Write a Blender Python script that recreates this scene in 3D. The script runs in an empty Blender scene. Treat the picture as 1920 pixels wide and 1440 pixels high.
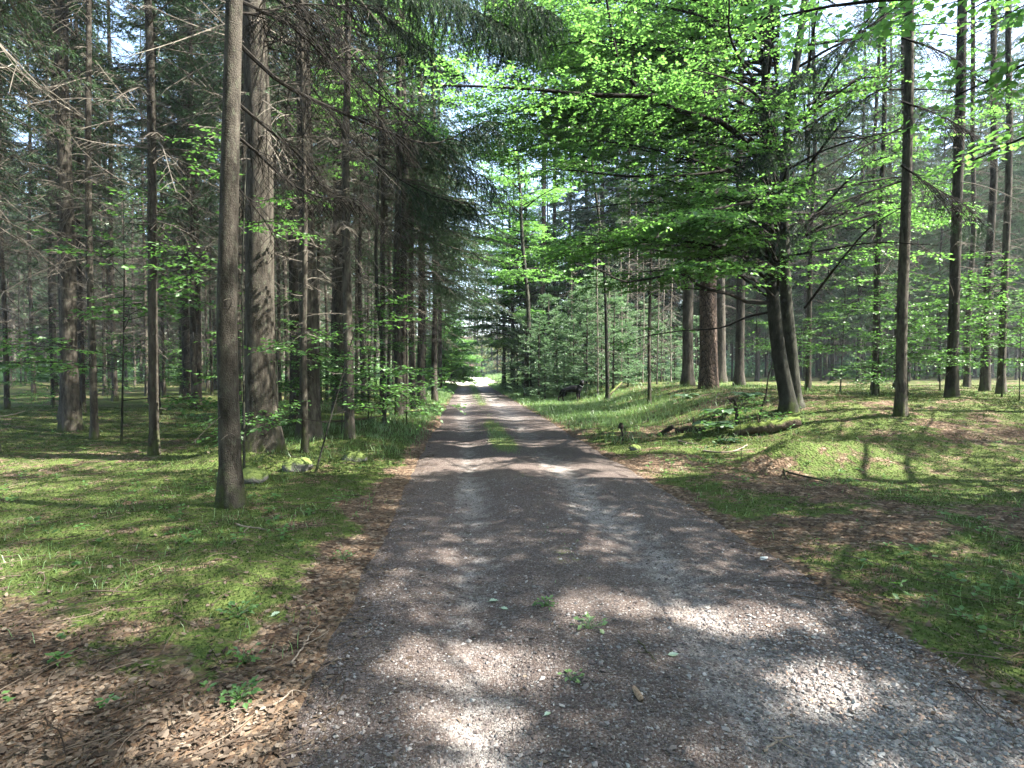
import bpy, math
import numpy as np

# ------------------------------------------------------------------ camera, sky, sun, exposure
scene = bpy.context.scene
COL = scene.collection
CAM_H, F_PX, PITCH = 1.55, 1088.0, math.radians(1.58)      # focal length in pixels of a 1920 px wide frame
cam_data = bpy.data.cameras.new("camera")
cam_data.sensor_fit = 'HORIZONTAL'
cam_data.sensor_width = 36.0
cam_data.lens = 36.0 * F_PX / 1920.0
cam_data.clip_start, cam_data.clip_end = 0.05, 3000.0
cam = bpy.data.objects.new("camera", cam_data)
cam.location = (0, 0, CAM_H)
cam.rotation_euler = (math.pi / 2 - PITCH, 0, 0)
COL.objects.link(cam)
scene.camera = cam

SUN_EL, SUN_AZ = math.radians(50), math.atan2(0.99, -0.14)   # azimuth measured from +Y towards +X
SUN = np.array([math.sin(SUN_AZ) * math.cos(SUN_EL), math.cos(SUN_AZ) * math.cos(SUN_EL), math.sin(SUN_EL)])
world = bpy.data.worlds.new("World")
scene.world = world
world.use_nodes = True
nt = world.node_tree
sky = nt.nodes.new('ShaderNodeTexSky')
sky.sky_type = 'NISHITA'
sky.sun_disc = False
sky.sun_elevation = SUN_EL
sky.sun_rotation = SUN_AZ
sky.dust_density = 1.8
sky.ozone_density = 0.4
bg = nt.nodes['Background']
nt.links.new(sky.outputs[0], bg.inputs[0])
bg.inputs[1].default_value = 0.12
sun_data = bpy.data.lights.new("sun", 'SUN')
sun_data.energy = 5.0
sun_data.angle = math.radians(0.53)
sun_data.color = (1.0, 0.95, 0.86)
sun = bpy.data.objects.new("sun", sun_data)
sun.rotation_euler = (math.pi / 2 - SUN_EL, 0, math.pi - SUN_AZ)
COL.objects.link(sun)
vs = scene.view_settings
vs.view_transform = 'Standard'
vs.look = 'None'
vs.gamma = 1.0
vs.use_curve_mapping = False
vs.exposure = 2.95
cy = scene.cycles
cy.max_bounces = 7
cy.diffuse_bounces = 4
cy.glossy_bounces = 2
cy.transmission_bounces = 5
cy.transparent_max_bounces = 4
cy.use_denoising = True
cy.sample_clamp_indirect = 6.0
cy.caustics_reflective = cy.caustics_refractive = False

# ------------------------------------------------------------------ small helpers
R = np.random.default_rng
def sm(a, b, x):
    t = np.clip((np.asarray(x, float) - a) / (b - a), 0, 1)
    return t * t * (3 - 2 * t)

def _hash(i, j, s):
    h = (i.astype(np.int64) * 374761393 + j.astype(np.int64) * 668265263 + s * 1442695041) & 0xFFFFFFFF
    h = ((h ^ (h >> 13)) * 1274126177) & 0xFFFFFFFF
    return ((h ^ (h >> 16)) & 0xFFFF) / 65535.0

def vnoise(x, y, s=0):
    x, y = np.asarray(x, float), np.asarray(y, float)
    i, j = np.floor(x), np.floor(y)
    fx, fy = x - i, y - j
    fx, fy = fx * fx * (3 - 2 * fx), fy * fy * (3 - 2 * fy)
    a, b, c, d = _hash(i, j, s), _hash(i + 1, j, s), _hash(i, j + 1, s), _hash(i + 1, j + 1, s)
    return (a * (1 - fx) + b * fx) * (1 - fy) + (c * (1 - fx) + d * fx) * fy

def fbm(x, y, s=0, o=4):
    v, a, t = 0, 1.0, 0
    for k in range(o):
        v = v + a * vnoise(x * 2 ** k + 17.3 * k, y * 2 ** k + 9.1 * k, s + k)
        t += a
        a *= 0.5
    return v / t

def track_c(y): return 0.9 - 0.0855 * np.asarray(y, float)
def track_u(x, y): return np.asarray(x, float) - track_c(y)
def track_hw(y): return 1.55 - 0.3 * sm(10, 45, y)

MOUNDS = [  # x, y, height, sx, sy : mossy hummocks of the forest floor
    (4.15, 8.6, 0.34, 0.70, 0.36), (5.0, 9.0, 0.20, 0.7, 0.5), (3.0, 10.2, 0.10, 1.2, 0.5), (4.2, 11.3, 0.16, 1.4, 0.45),
    (-3.6, 8.6, 0.16, 0.55, 0.35), (-4.3, 9.2, 0.18, 0.7, 0.6), (-3.1, 11.0, 0.14, 0.9, 0.6), (-2.9, 15.5, 0.12, 1.2, 1.5),
    (2.5, 13.5, 0.10, 1.0, 0.6), (-3.4, 5.4, 0.08, 0.8, 0.6)]

def ground_z(x, y):
    x, y = np.asarray(x, float), np.asarray(y, float)
    u = track_u(x, y); hw = track_hw(y)
    au = np.abs(u)
    edge = au - hw + 0.22 * (fbm(x * 2.3, y * 2.3, 5, 3) - 0.5)
    z = -0.07 + 0.085 * sm(-0.15, 0.12, edge) + 0.06 * sm(0.1, 1.2, edge)
    off = sm(0.1, 1.6, edge)
    z = z + off * (0.16 * (fbm(x * 0.35, y * 0.35, 11, 3) - 0.5) + 0.10 * (fbm(x * 1.3, y * 1.3, 21, 3) - 0.5))
    z = z + 0.05 * off * (fbm(x * 4.2, y * 4.2, 25, 2) - 0.5) * sm(40, 15, y)
    z = z + 0.80 * sm(3.1, 7.2, u) * sm(6.5, 12.5, y) * (1 - 0.35 * sm(26, 40, y))
    z = z + 11.0 * sm(104, 175, y) + 9.0 * sm(60, 150, np.abs(u))
    for mx, my, h, sx, sy in MOUNDS:
        z = z + h * np.exp(-((x - mx) / sx) ** 2 - ((y - my) / sy) ** 2)
    return z

def G(x, y): return np.array([x, y, float(ground_z(x, y))])

def ray_pt(px, py, D):            # the point D metres ahead that projects to a pixel of the 1920x1440 frame
    dx, dy = (px - 960) / F_PX, (720 - py) / F_PX
    d = np.array([dx, math.cos(PITCH) + dy * math.sin(PITCH), -math.sin(PITCH) + dy * math.cos(PITCH)])
    return np.array([0, 0, CAM_H]) + d * (D / d[1])

def col_x(px, D): return (px - 960) / F_PX * D

class Geo:
    """collects faces; build() links them as ONE mesh object"""
    def __init__(self): self.v, self.f, self.r, self.n = [], [], [], 0
    def add(self, v, f, rnd=None):
        v = np.asarray(v, np.float32).reshape(-1, 3)
        f = np.asarray(f, np.int64)
        self.v.append(v)
        self.r.append(np.full(len(v), 0.5, np.float32) if rnd is None else np.broadcast_to(np.asarray(rnd, np.float32), (len(v),)))
        self.f.append(f + self.n)
        self.n += len(v)
    def mesh(self, name, mat, smooth=False, attrs=None):
        me = bpy.data.meshes.new(name)
        V = np.concatenate(self.v)
        me.vertices.add(len(V))
        me.vertices.foreach_set('co', V.ravel())
        loops = np.concatenate([f.ravel() for f in self.f]).astype(np.int32)
        tot = np.concatenate([np.full(len(f), f.shape[1], np.int32) for f in self.f])
        start = np.concatenate([[0], np.cumsum(tot)[:-1]]).astype(np.int32)
        me.loops.add(len(loops))
        me.loops.foreach_set('vertex_index', loops)
        me.polygons.add(len(tot))
        me.polygons.foreach_set('loop_start', start)
        me.polygons.foreach_set('loop_total', tot)
        me.polygons.foreach_set('use_smooth', np.full(len(tot), bool(smooth)))
        a = me.attributes.new('rnd', 'FLOAT', 'POINT')
        a.data.foreach_set('value', np.concatenate(self.r))
        for k, val in (attrs or {}).items():
            a = me.attributes.new(k, 'FLOAT', 'POINT')
            a.data.foreach_set('value', np.asarray(val, np.float32))
        me.materials.append(mat)
        me.update(calc_edges=True)
        return me
    def build(self, name, mat, parent=None, smooth=False, attrs=None):
        o = bpy.data.objects.new(name, self.mesh(name, mat, smooth, attrs))
        COL.objects.link(o)
        if parent is not None: o.parent = parent
        return o

def norm(a): return a / np.maximum(np.linalg.norm(a, axis=-1, keepdims=True), 1e-9)

def tubes(geo, P, Rad, n=3, rnd=None, cap=False):
    """batch of tapered tubes: P (B,K,3), Rad (B,K)"""
    P = np.asarray(P, float); Rad = np.asarray(Rad, float)
    if P.ndim == 2: P, Rad = P[None], Rad[None]
    B, K, _ = P.shape
    if B == 0: return
    T = np.empty_like(P)
    T[:, 1:-1] = P[:, 2:] - P[:, :-2]
    T[:, 0] = P[:, 1] - P[:, 0]; T[:, -1] = P[:, -1] - P[:, -2]
    T = norm(T)
    mean = norm(P[:, -1] - P[:, 0])
    ref = np.where(np.abs(mean[:, 2:3]) > 0.8, np.array([[1.0, 0, 0]]), np.array([[0, 0, 1.0]]))
    N = norm(np.cross(T, ref[:, None, :])); Bn = np.cross(T, N)
    a = np.arange(n) * 2 * math.pi / n
    V = P[:, :, None] + Rad[:, :, None, None] * (np.cos(a)[None, None, :, None] * N[:, :, None] + np.sin(a)[None, None, :, None] * Bn[:, :, None])
    b, k, i = np.meshgrid(np.arange(B), np.arange(K - 1), np.arange(n), indexing='ij')
    base = (b * K + k) * n
    j = (i + 1) % n
    F = np.stack([base + i, base + j, base + n + j, base + n + i], -1).reshape(-1, 4)
    r = None if rnd is None else np.repeat(np.broadcast_to(rnd, (B,)), K * n)
    geo.add(V.reshape(-1, 3), F, r)
    if cap:
        for bb in range(B):
            for kk in (0, K - 1):
                geo.add(V[bb, kk], np.arange(n)[None], None)

def smooth_line(pts, k):
    """Catmull-Rom through the given points, k samples"""
    p = np.asarray(pts, float)
    q = np.vstack([2 * p[0] - p[1], p, 2 * p[-1] - p[-2]])
    t = np.linspace(0, len(p) - 1, k)
    i = np.minimum(t.astype(int), len(p) - 2)
    f = (t - i)[:, None]
    a, b, c, d = q[i], q[i + 1], q[i + 2], q[i + 3]
    return 0.5 * (2 * b + (c - a) * f + (2 * a - 5 * b + 4 * c - d) * f ** 2 + (-a + 3 * b - 3 * c + d) * f ** 3)

def leaf_quads(geo, c, d, nrm, L, W, rnd, fold=0.0):
    """rhombic leaves: base c, direction d, normal nrm; folded a little along the midrib"""
    s = norm(np.cross(d, nrm))
    L = np.asarray(L)[:, None]; W = np.asarray(W)[:, None]
    mid = c + d * L * 0.45
    up = nrm * W * fold
    V = np.stack([c, mid + s * W * 0.5 + up, c + d * L, mid - s * W * 0.5 + up], 1)
    n = len(c)
    F = np.arange(n)[:, None] * 4 + np.arange(4)[None]
    geo.add(V.reshape(-1, 3), F, np.repeat(rnd, 4))

def leaf_hex(geo, c, d, nrm, L, W, rnd, fold, curl):
    """dry leaves: two halves of four corners folded along the midrib, tip curled"""
    s = norm(np.cross(d, nrm)); L = np.asarray(L)[:, None]; W = np.asarray(W)[:, None]; fold = np.asarray(fold)[:, None]; curl = np.asarray(curl)[:, None]
    tip = c + d * L + nrm * L * curl
    a1, a2 = c + d * L * 0.28, c + d * L * 0.68 + nrm * L * curl * 0.35
    up = nrm * W * fold
    V = np.stack([c, a1 + s * W * 0.46 + up, a2 + s * W * 0.40 + up, tip, a2 - s * W * 0.40 + up, a1 - s * W * 0.46 + up], 1)
    i = np.arange(len(c))[:, None] * 6
    geo.add(V.reshape(-1, 3), i + np.array([[0, 1, 2, 3]]), np.repeat(rnd, 6))
    geo.f.append(i + np.array([[0, 3, 4, 5]]) + geo.n - len(c) * 6)

def empty(name, loc, rz=0.0, scale=1.0):
    o = bpy.data.objects.new(name, None)
    COL.objects.link(o)
    o.location = loc
    o.rotation_euler = (0, 0, rz)
    o.scale = (scale,) * 3 if np.isscalar(scale) else scale
    o.empty_display_size = 0.3
    return o

def tag(o, label=None, cat=None, group=None, kind=None):
    if label: o['label'] = label
    if cat: o['category'] = cat
    if group: o['group'] = group
    if kind: o['kind'] = kind
    return o

def copy_tree(root, loc, rz, scale, label, group):
    r = root.copy()
    COL.objects.link(r)
    r.location, r.rotation_euler = loc, (0, 0, rz)
    r.scale = scale
    r['label'] = label
    if group: r['group'] = group
    for ch in root.children:
        c = ch.copy()
        COL.objects.link(c)
        c.parent = r
    return r

# ------------------------------------------------------------------ materials
class NB:
    def __init__(self, name):
        self.m = bpy.data.materials.new(name); self.m.use_nodes = True
        self.t = self.m.node_tree; self.t.nodes.clear()
    def n(self, typ, **kw):
        nd = self.t.nodes.new('ShaderNode' + typ)
        ins = kw.pop('i', {})
        for k, v in kw.items(): setattr(nd, k, v)
        for k, v in ins.items(): self.set(nd.inputs[k], v)
        return nd
    def set(self, sock, v):
        if isinstance(v, bpy.types.NodeSocket): self.t.links.new(v, sock)
        elif isinstance(v, bpy.types.Node): self.t.links.new(v.outputs[0], sock)
        elif isinstance(v, (tuple, list)) and len(v) == 3 and sock.type == 'RGBA': sock.default_value = (*v, 1)
        else: sock.default_value = v
    def noise(self, vec, scale, detail=3, rough=0.55):
        return self.n('TexNoise', i={'Vector': vec, 'Scale': scale, 'Detail': detail, 'Roughness': rough}).outputs[0]
    def ramp(self, fac, stops):
        r = self.n('ValToRGB', i={'Fac': fac})
        el = r.color_ramp.elements
        while len(el) < len(stops): el.new(0.5)
        for e, (p, c) in zip(el, stops): e.position, e.color = p, (*c, 1) if len(c) == 3 else c
        return r.outputs[0]
    def mix(self, fac, a, b, mode='MIX'):
        m = self.n('Mix', data_type='RGBA', blend_type=mode)
        self.set(m.inputs[0], fac); self.set(m.inputs[6], a); self.set(m.inputs[7], b)
        return m.outputs[2]
    def math(self, op, a, b=0.0, c=0.0, clamp=False):
        m = self.n('Math', operation=op, use_clamp=clamp)
        self.set(m.inputs[0], a); self.set(m.inputs[1], b); self.set(m.inputs[2], c)
        return m.outputs[0]
    def smooth(self, x, a, b):
        m = self.n('MapRange', interpolation_type='SMOOTHSTEP', i={0: x, 1: a, 2: b, 3: 0.0, 4: 1.0})
        return m.outputs[0]
    def attr(self, name): return self.n('Attribute', attribute_name=name).outputs['Fac']
    def obj(self, scale=(1, 1, 1)):
        tc = self.n('TexCoord')
        return self.n('Mapping', i={'Vector': tc.outputs['Object'], 'Scale': scale}).outputs[0]
    def pos(self): return self.n('NewGeometry').outputs['Position']
    def objrand(self): return self.n('ObjectInfo').outputs['Random']
    def bump(self, h, strength, dist):
        return self.n('Bump', i={'Height': h, 'Strength': strength, 'Distance': dist}).outputs[0]
    def out(self, sh):
        o = self.n('OutputMaterial'); self.set(o.inputs[0], sh); return self.m
    def princ(self, color, rough=0.85, spec=0.25, normal=None, **kw):
        p = self.n('BsdfPrincipled', i={'Base Color': color, 'Roughness': rough, 'Specular IOR Level': spec})
        if normal is not None: self.set(p.inputs['Normal'], normal)
        return self.out(p.outputs[0])

def leaf_mat(name, dark, light, trans, amount=0.5, gloss=0.06, hue_by_obj=True):
    b = NB(name)
    f = b.attr('rnd')
    if hue_by_obj: f = b.math('ADD', b.math('MULTIPLY', f, 0.7), b.math('MULTIPLY', b.objrand(), 0.3))
    col = b.mix(f, dark, light)
    tcol = b.mix(f, tuple(np.array(trans) * (0.55, 0.62, 0.7)), trans)
    d = b.n('BsdfDiffuse', i={'Color': col})
    t = b.n('BsdfTranslucent', i={'Color': tcol})
    m1 = b.n('MixShader', i={0: amount, 1: d.outputs[0], 2: t.outputs[0]})
    g = b.n('BsdfGlossy', i={'Color': (1, 1, 1), 'Roughness': 0.45})
    m2 = b.n('MixShader', i={0: gloss, 1: m1.outputs[0], 2: g.outputs[0]})
    return b.out(m2.outputs[0])

def bark_mat(name, dark, light, sc=(7, 7, 1.6), moss=0.5, plates=False, lichen=(0.115, 0.125, 0.088), lic=0.35):
    b = NB(name)
    v = b.obj(sc)
    n1 = b.noise(v, 1.6, 5, 0.65)
    n2 = b.noise(b.obj((22, 22, 9)), 1.0, 4, 0.6)
    vor = b.n('TexVoronoi', feature='DISTANCE_TO_EDGE', i={'Vector': b.obj((15, 15, 6) if plates else (60, 60, 34)), 'Scale': 1.0}).outputs[0]
    col = b.mix(b.smooth(n1, 0.32, 0.68), dark, light)
    col = b.mix(b.math('MULTIPLY', b.smooth(n2, 0.5, 0.75), lic), col, lichen)
    col = b.mix(b.smooth(vor, 0.12, 0.0), col, tuple(np.array(dark) * 0.45), 'MIX') if plates else col
    rv = b.n('MapRange', i={0: b.objrand(), 1: 0.0, 2: 1.0, 3: 0.7, 4: 1.3}).outputs[0]
    col = b.mix(1.0, col, b.n('CombineColor', i={0: rv, 1: rv, 2: rv}).outputs[0], 'MULTIPLY')
    z = b.n('SeparateXYZ', i={0: b.n('TexCoord').outputs['Object']}).outputs[2]
    mm = b.math('MULTIPLY', b.smooth(b.math('ADD', b.math('MULTIPLY', z, 1.5), b.math('MULTIPLY', b.noise(b.obj((6, 6, 3.5)), 1.0, 5, 0.65), 2.6)), 1.75, 1.15), moss)
    col = b.mix(mm, col, b.mix(n2, (0.030, 0.045, 0.012), (0.085, 0.11, 0.030)))
    h = b.math('ADD', b.math('MULTIPLY', n1, 0.8), b.math('ADD', b.math('MULTIPLY', b.smooth(vor, 0, 0.25), 0.7), b.math('MULTIPLY', n2, 0.4)))
    return b.princ(col, 0.92, 0.12, b.bump(h, 0.8, 0.03 if plates else 0.008))

M = {}
M['spruce_bark'] = bark_mat('spruce_bark', (0.021, 0.018, 0.014), (0.080, 0.070, 0.057), moss=0.75, lic=0.5)
M['pine_bark'] = bark_mat('pine_bark', (0.042, 0.031, 0.025), (0.125, 0.090, 0.070), moss=0.25, plates=True, lic=0.15)
M['beech_bark'] = bark_mat('beech_bark', (0.014, 0.014, 0.011), (0.048, 0.048, 0.038), sc=(4, 4, 2), moss=0.6, lic=0.35)
M['dead_stem'] = bark_mat('dead_stem', (0.10, 0.088, 0.07), (0.30, 0.27, 0.22), moss=0.2)
M['dead_wood'] = NB('dead_wood')
_b = M['dead_wood']
M['dead_wood'] = _b.princ(_b.mix(_b.attr('rnd'), (0.040, 0.034, 0.029), (0.175, 0.158, 0.130)), 0.95, 0.1)
M['dark_twig'] = NB('dark_twig')
_b = M['dark_twig']
M['dark_twig'] = _b.princ(_b.mix(_b.noise(_b.obj(), 12.0), (0.007, 0.006, 0.005), (0.026, 0.023, 0.019)), 0.95, 0.1)  # near black, to carry the backlit look of the branches in the colour
M['needles'] = leaf_mat('needles', (0.024, 0.056, 0.024), (0.070, 0.130, 0.055), (0.09, 0.17, 0.055), 0.34, 0.03)
M['shaded_needles'] = leaf_mat('shaded_needles', (0.012, 0.030, 0.016), (0.038, 0.075, 0.036), (0.04, 0.08, 0.025), 0.22, 0.02)  # darker copy of the needles: shade of the hanging boughs put into colour
M['young_needles'] = leaf_mat('young_needles', (0.055, 0.130, 0.060), (0.160, 0.280, 0.125), (0.19, 0.34, 0.12), 0.42, 0.05)
M['beech_leaf'] = leaf_mat('beech_leaf', (0.020, 0.080, 0.020), (0.085, 0.200, 0.042), (0.180, 0.390, 0.072), 0.60, 0.04)
M['sapling_leaf'] = leaf_mat('sapling_leaf', (0.045, 0.110, 0.028), (0.090, 0.185, 0.050), (0.13, 0.29, 0.05), 0.48, 0.035)
M['grass'] = leaf_mat('grass', (0.075, 0.155, 0.045), (0.185, 0.290, 0.105), (0.20, 0.35, 0.09), 0.42, 0.05)
M['moss'] = leaf_mat('moss', (0.026, 0.048, 0.013), (0.090, 0.122, 0.040), (0.08, 0.12, 0.035), 0.30, 0.0)
M['fern'] = leaf_mat('fern', (0.035, 0.090, 0.035), (0.080, 0.160, 0.070), (0.09, 0.19, 0.06), 0.40, 0.04)

def litter_mat():
    b = NB('leaf_litter')
    r = b.attr('rnd')
    c = b.ramp(r, [(0.0, (0.040, 0.031, 0.025)), (0.35, (0.098, 0.075, 0.058)), (0.62, (0.165, 0.132, 0.104)), (0.85, (0.26, 0.22, 0.175)), (1.0, (0.40, 0.36, 0.31))])
    d = b.n('BsdfDiffuse', i={'Color': c}); t = b.n('BsdfTranslucent', i={'Color': c})
    m = b.n('MixShader', i={0: 0.2, 1: d.outputs[0], 2: t.outputs[0]})
    return b.out(m.outputs[0])
M['litter'] = litter_mat()

def stone_mat():
    b = NB('gravel_stone')
    r = b.attr('rnd')
    c = b.ramp(r, [(0.0, (0.050, 0.040, 0.038)), (0.4, (0.105, 0.085, 0.080)), (0.62, (0.16, 0.145, 0.14)), (0.85, (0.25, 0.24, 0.235)), (0.97, (0.42, 0.41, 0.39)), (1.0, (0.40, 0.27, 0.20))])
    n = b.noise(b.pos(), 300.0, 2)
    c = b.mix(b.math('MULTIPLY', n, 0.5), c, (0.09, 0.08, 0.075))
    return b.princ(c, 0.85, 0.25)
M['stone'] = stone_mat()

def track_mat():
    b = NB('track_gravel')
    p = b.pos()
    worn, green = b.attr('worn'), b.attr('green')
    v1 = b.n('TexVoronoi', i={'Vector': p, 'Scale': 95.0})
    v2 = b.n('TexVoronoi', i={'Vector': p, 'Scale': 210.0})
    s1 = b.n('SeparateColor', i={0: v1.outputs['Color']}).outputs[0]
    s2 = b.n('SeparateColor', i={0: v2.outputs['Color']}).outputs[0]
    spk = b.math('ADD', b.math('MULTIPLY', s1, 0.55), b.math('MULTIPLY', s2, 0.45))
    n1 = b.noise(p, 7.0, 5, 0.6)
    n2 = b.noise(p, 1.1, 3, 0.5)
    dark = b.ramp(spk, [(0.0, (0.035, 0.024, 0.021)), (0.45, (0.073, 0.056, 0.048)), (0.75, (0.123, 0.101, 0.090)), (1.0, (0.27, 0.245, 0.225))])
    pale = b.ramp(spk, [(0.0, (0.085, 0.074, 0.067)), (0.45, (0.185, 0.168, 0.156)), (0.8, (0.265, 0.245, 0.23)), (1.0, (0.43, 0.41, 0.39))])
    w = b.smooth(b.math('ADD', worn, b.math('MULTIPLY', b.math('SUBTRACT', n1, 0.5), 1.3)), 0.30, 0.85)
    c = b.mix(w, dark, pale)
    c = b.mix(b.math('MULTIPLY', b.smooth(n2, 0.45, 0.7), 0.35), c, (0.060, 0.040, 0.036))
    fines = b.smooth(b.math('ADD', green, b.math('MULTIPLY', b.math('SUBTRACT', b.noise(p, 14.0, 4, 0.65), 0.5), 1.4)), 0.4, 0.8)
    c = b.mix(fines, c, b.mix(spk, (0.055, 0.075, 0.020), (0.13, 0.15, 0.05)))
    c = b.mix(b.attr('sandy'), c, b.mix(spk, (0.36, 0.33, 0.28), (0.60, 0.56, 0.50)))
    h = b.math('ADD', b.math('MULTIPLY', v1.outputs[0], -0.7), b.math('ADD', b.math('MULTIPLY', v2.outputs[0], -0.3), b.math('MULTIPLY', n1, 0.8)))
    return b.princ(c, 0.92, 0.2, b.bump(h, 1.0, 0.012))
M['track'] = track_mat()

def floor_mat():
    b = NB('forest_floor')
    p = b.pos()
    moss, sand = b.attr('moss'), b.attr('sand')
    n1 = b.noise(p, 5.0, 6, 0.68)
    n2 = b.noise(p, 38.0, 4, 0.6)
    n3 = b.noise(p, 0.7, 3, 0.5)
    n4 = b.noise(p, 1.7, 4, 0.6)
    v = b.n('TexVoronoi', i={'Vector': p, 'Scale': 26.0, 'Randomness': 1.0})
    vr = b.n('SeparateColor', i={0: v.outputs['Color']}).outputs[0]
    lit = b.ramp(vr, [(0.0, (0.045, 0.028, 0.019)), (0.4, (0.105, 0.068, 0.043)), (0.75, (0.18, 0.125, 0.082)), (1.0, (0.29, 0.225, 0.165))])
    lit = b.mix(b.math('MULTIPLY', n2, 0.7), lit, (0.060, 0.042, 0.030))
    mo = b.ramp(b.math('ADD', b.math('MULTIPLY', n2, 0.6), b.math('MULTIPLY', n3, 0.5)), [(0.25, (0.022, 0.036, 0.010)), (0.55, (0.058, 0.085, 0.021)), (0.85, (0.115, 0.140, 0.042))])
    f = b.smooth(b.math('ADD', moss, b.math('MULTIPLY', b.math('ADD', b.math('SUBTRACT', n1, 0.5), b.math('MULTIPLY', b.math('SUBTRACT', n4, 0.5), 0.8)), 1.7)), 0.36, 0.64)
    c = b.mix(f, lit, b.mix(b.math('MULTIPLY', b.smooth(b.noise(p, 11.0, 5, 0.7), 0.50, 0.66), 0.65), mo, (0.070, 0.050, 0.032)))
    c = b.mix(sand, c, b.mix(n2, (0.40, 0.36, 0.31), (0.58, 0.54, 0.48)))
    h = b.math('ADD', b.math('MULTIPLY', n1, 0.6), b.math('ADD', b.math('MULTIPLY', n2, 0.5), b.math('MULTIPLY', v.outputs[0], -0.5)))
    return b.princ(c, 0.95, 0.1, b.bump(h, 1.0, 0.05))
M['floor'] = floor_mat()

# ------------------------------------------------------------------ the ground and the track
def moss_amount(x, y):
    u = track_u(x, y); au = np.abs(u) - track_hw(y)
    left = 0.70 * sm(0.22, 0.75, au + 0.75 * (fbm(x * 1.1, y * 1.1, 31, 3) - 0.5)) * (0.22 + 0.78 * sm(2.4, 3.5, y + 0.35 * (x + 1.6) + 0.8 * (fbm(x * 1.4, y * 1.4, 35, 3) - 0.5)))
    left = np.where(y > 9, np.maximum(left, 0.75 * sm(0.15, 0.5, au)), left)
    right = 0.66 * sm(0.0, 0.4, au + 0.5 * (fbm(x * 1.1, y * 1.1, 41, 3) - 0.5))
    right = right * (1 - 0.62 * sm(0.54, 0.68, fbm(x * 0.55 + 3, y * 0.75, 51, 3)) * sm(20, 12, y))
    m = np.where(u < 0, left, right)
    deep = 0.30 + 0.75 * (fbm(x * 0.30, y * 0.30, 61, 3) - 0.2)
    m = np.where(au > 4.5, m * 0.4 + 0.6 * deep, m)
    for mx, my, h, sx, sy in MOUNDS:
        m = np.maximum(m, 0.95 * (h > 0.13) * np.exp(-((x - mx) / sx) ** 2 - ((y - my) / sy) ** 2))
    return np.clip(m, 0, 1)

def graded(lo, hi, d0, g, c=0.0):
    out = [c]; d = d0; x = c
    while x < hi: x += d; d *= g; out.append(x)
    d = d0; x = c; left = []
    while x > lo: x -= d; d *= g; left.append(x)
    return np.array(left[::-1] + out)

def grid(xs, ys):
    X, Y = np.meshgrid(xs, ys)
    nx, ny = len(xs), len(ys)
    i, j = np.meshgrid(np.arange(nx - 1), np.arange(ny - 1))
    a = (j * nx + i).ravel()
    return X.ravel(), Y.ravel(), np.stack([a, a + 1, a + nx + 1, a + nx], 1)

X, Y, F = grid(graded(-420, 420, 0.045, 1.016, 0.3), graded(-160, 900, 0.045, 1.014, 4.5))
g = Geo()
g.add(np.stack([X, Y, ground_z(X, Y)], 1), F)
CLEAR = sm(50, 54, Y) * sm(96, 88, Y)
sand = CLEAR * sm(4.5, 2.2, np.abs(track_u(X, Y) + 0.5 + 1.5 * (fbm(X * 0.3, Y * 0.3, 77) - 0.5)))
ground = g.build('ground', M['floor'], smooth=True, attrs={'moss': moss_amount(X, Y), 'sand': sand})
tag(ground, 'mossy forest floor with brown leaf litter on both sides of the track', 'ground', kind='structure')

ys = graded(-8, 104, 0.04, 1.012, 3.0)
us = np.linspace(-1.95, 1.95, 96)
U, Y, F = grid(us, ys)
hw = track_hw(Y)
X = track_c(Y) + U
Z = 0.012 + 0.03 * (1 - (U / 1.6) ** 2) - 0.048 * np.exp(-((U + 0.8) / 0.28) ** 2) - 0.04 * np.exp(-((U - 0.58) / 0.32) ** 2)
Z = Z + 0.02 * (fbm(X * 3, Y * 3, 3, 4) - 0.5) + 0.008 * (fbm(X * 16, Y * 16, 8, 2) - 0.5)
Z = Z - 0.12 * sm(0.05, 0.4, np.abs(U) - hw)
nz = fbm(X * 1.6, Y * 0.8, 91, 4)
worn = np.exp(-((U + 0.8) / 0.30) ** 2) * 0.75 + np.exp(-((U - 0.58) / 0.42) ** 2) * 0.75 + 0.9 * sm(3.6, 2.2, Y) * sm(0.0, 0.5, U)
worn = worn * (0.15 + 1.25 * nz) * (1 - 0.35 * sm(6, 14, Y)) + 0.36 * sm(9, 20, Y)  # last term lightens the track with distance, to brighten its dim middle stretch
worn = np.maximum(worn, 1.6 * sm(48, 53, Y))
green = np.exp(-((U + 0.08) / 0.26) ** 2) * (0.45 * sm(0.5, 0.62, fbm(X * 0.9, Y * 0.5, 95)) * sm(3, 5, Y) + 1.1 * sm(9.8, 11, Y) * sm(17.5, 14.5, Y) + 0.6 * sm(22, 26, Y) * sm(50, 40, Y))
g = Geo()
g.add(np.stack([X, Y, Z], 1), F)
track = g.build('track', M['track'], smooth=True, attrs={'worn': worn, 'green': green, 'sandy': sm(47, 52, Y) * (0.6 + 0.8 * fbm(X, Y * 0.5, 97)).clip(0, 1)})
tag(track, 'reddish brown gravel forest track with two paler worn wheel ruts', 'track', kind='structure')

def track_z(x, y):
    u = track_u(x, y)
    z = 0.012 + 0.03 * (1 - (u / 1.6) ** 2) - 0.048 * np.exp(-((u + 0.8) / 0.28) ** 2) - 0.04 * np.exp(-((u - 0.58) / 0.32) ** 2)
    z = z + 0.02 * (fbm(x * 3, y * 3, 3, 4) - 0.5) + 0.008 * (fbm(x * 16, y * 16, 8, 2) - 0.5)
    return z - 0.12 * sm(0.05, 0.4, np.abs(u) - track_hw(y))
def surf_z(x, y): return np.maximum(ground_z(x, y), track_z(x, y) * (np.abs(track_u(x, y)) < 1.9) - 9 * (np.abs(track_u(x, y)) >= 1.9))

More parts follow.
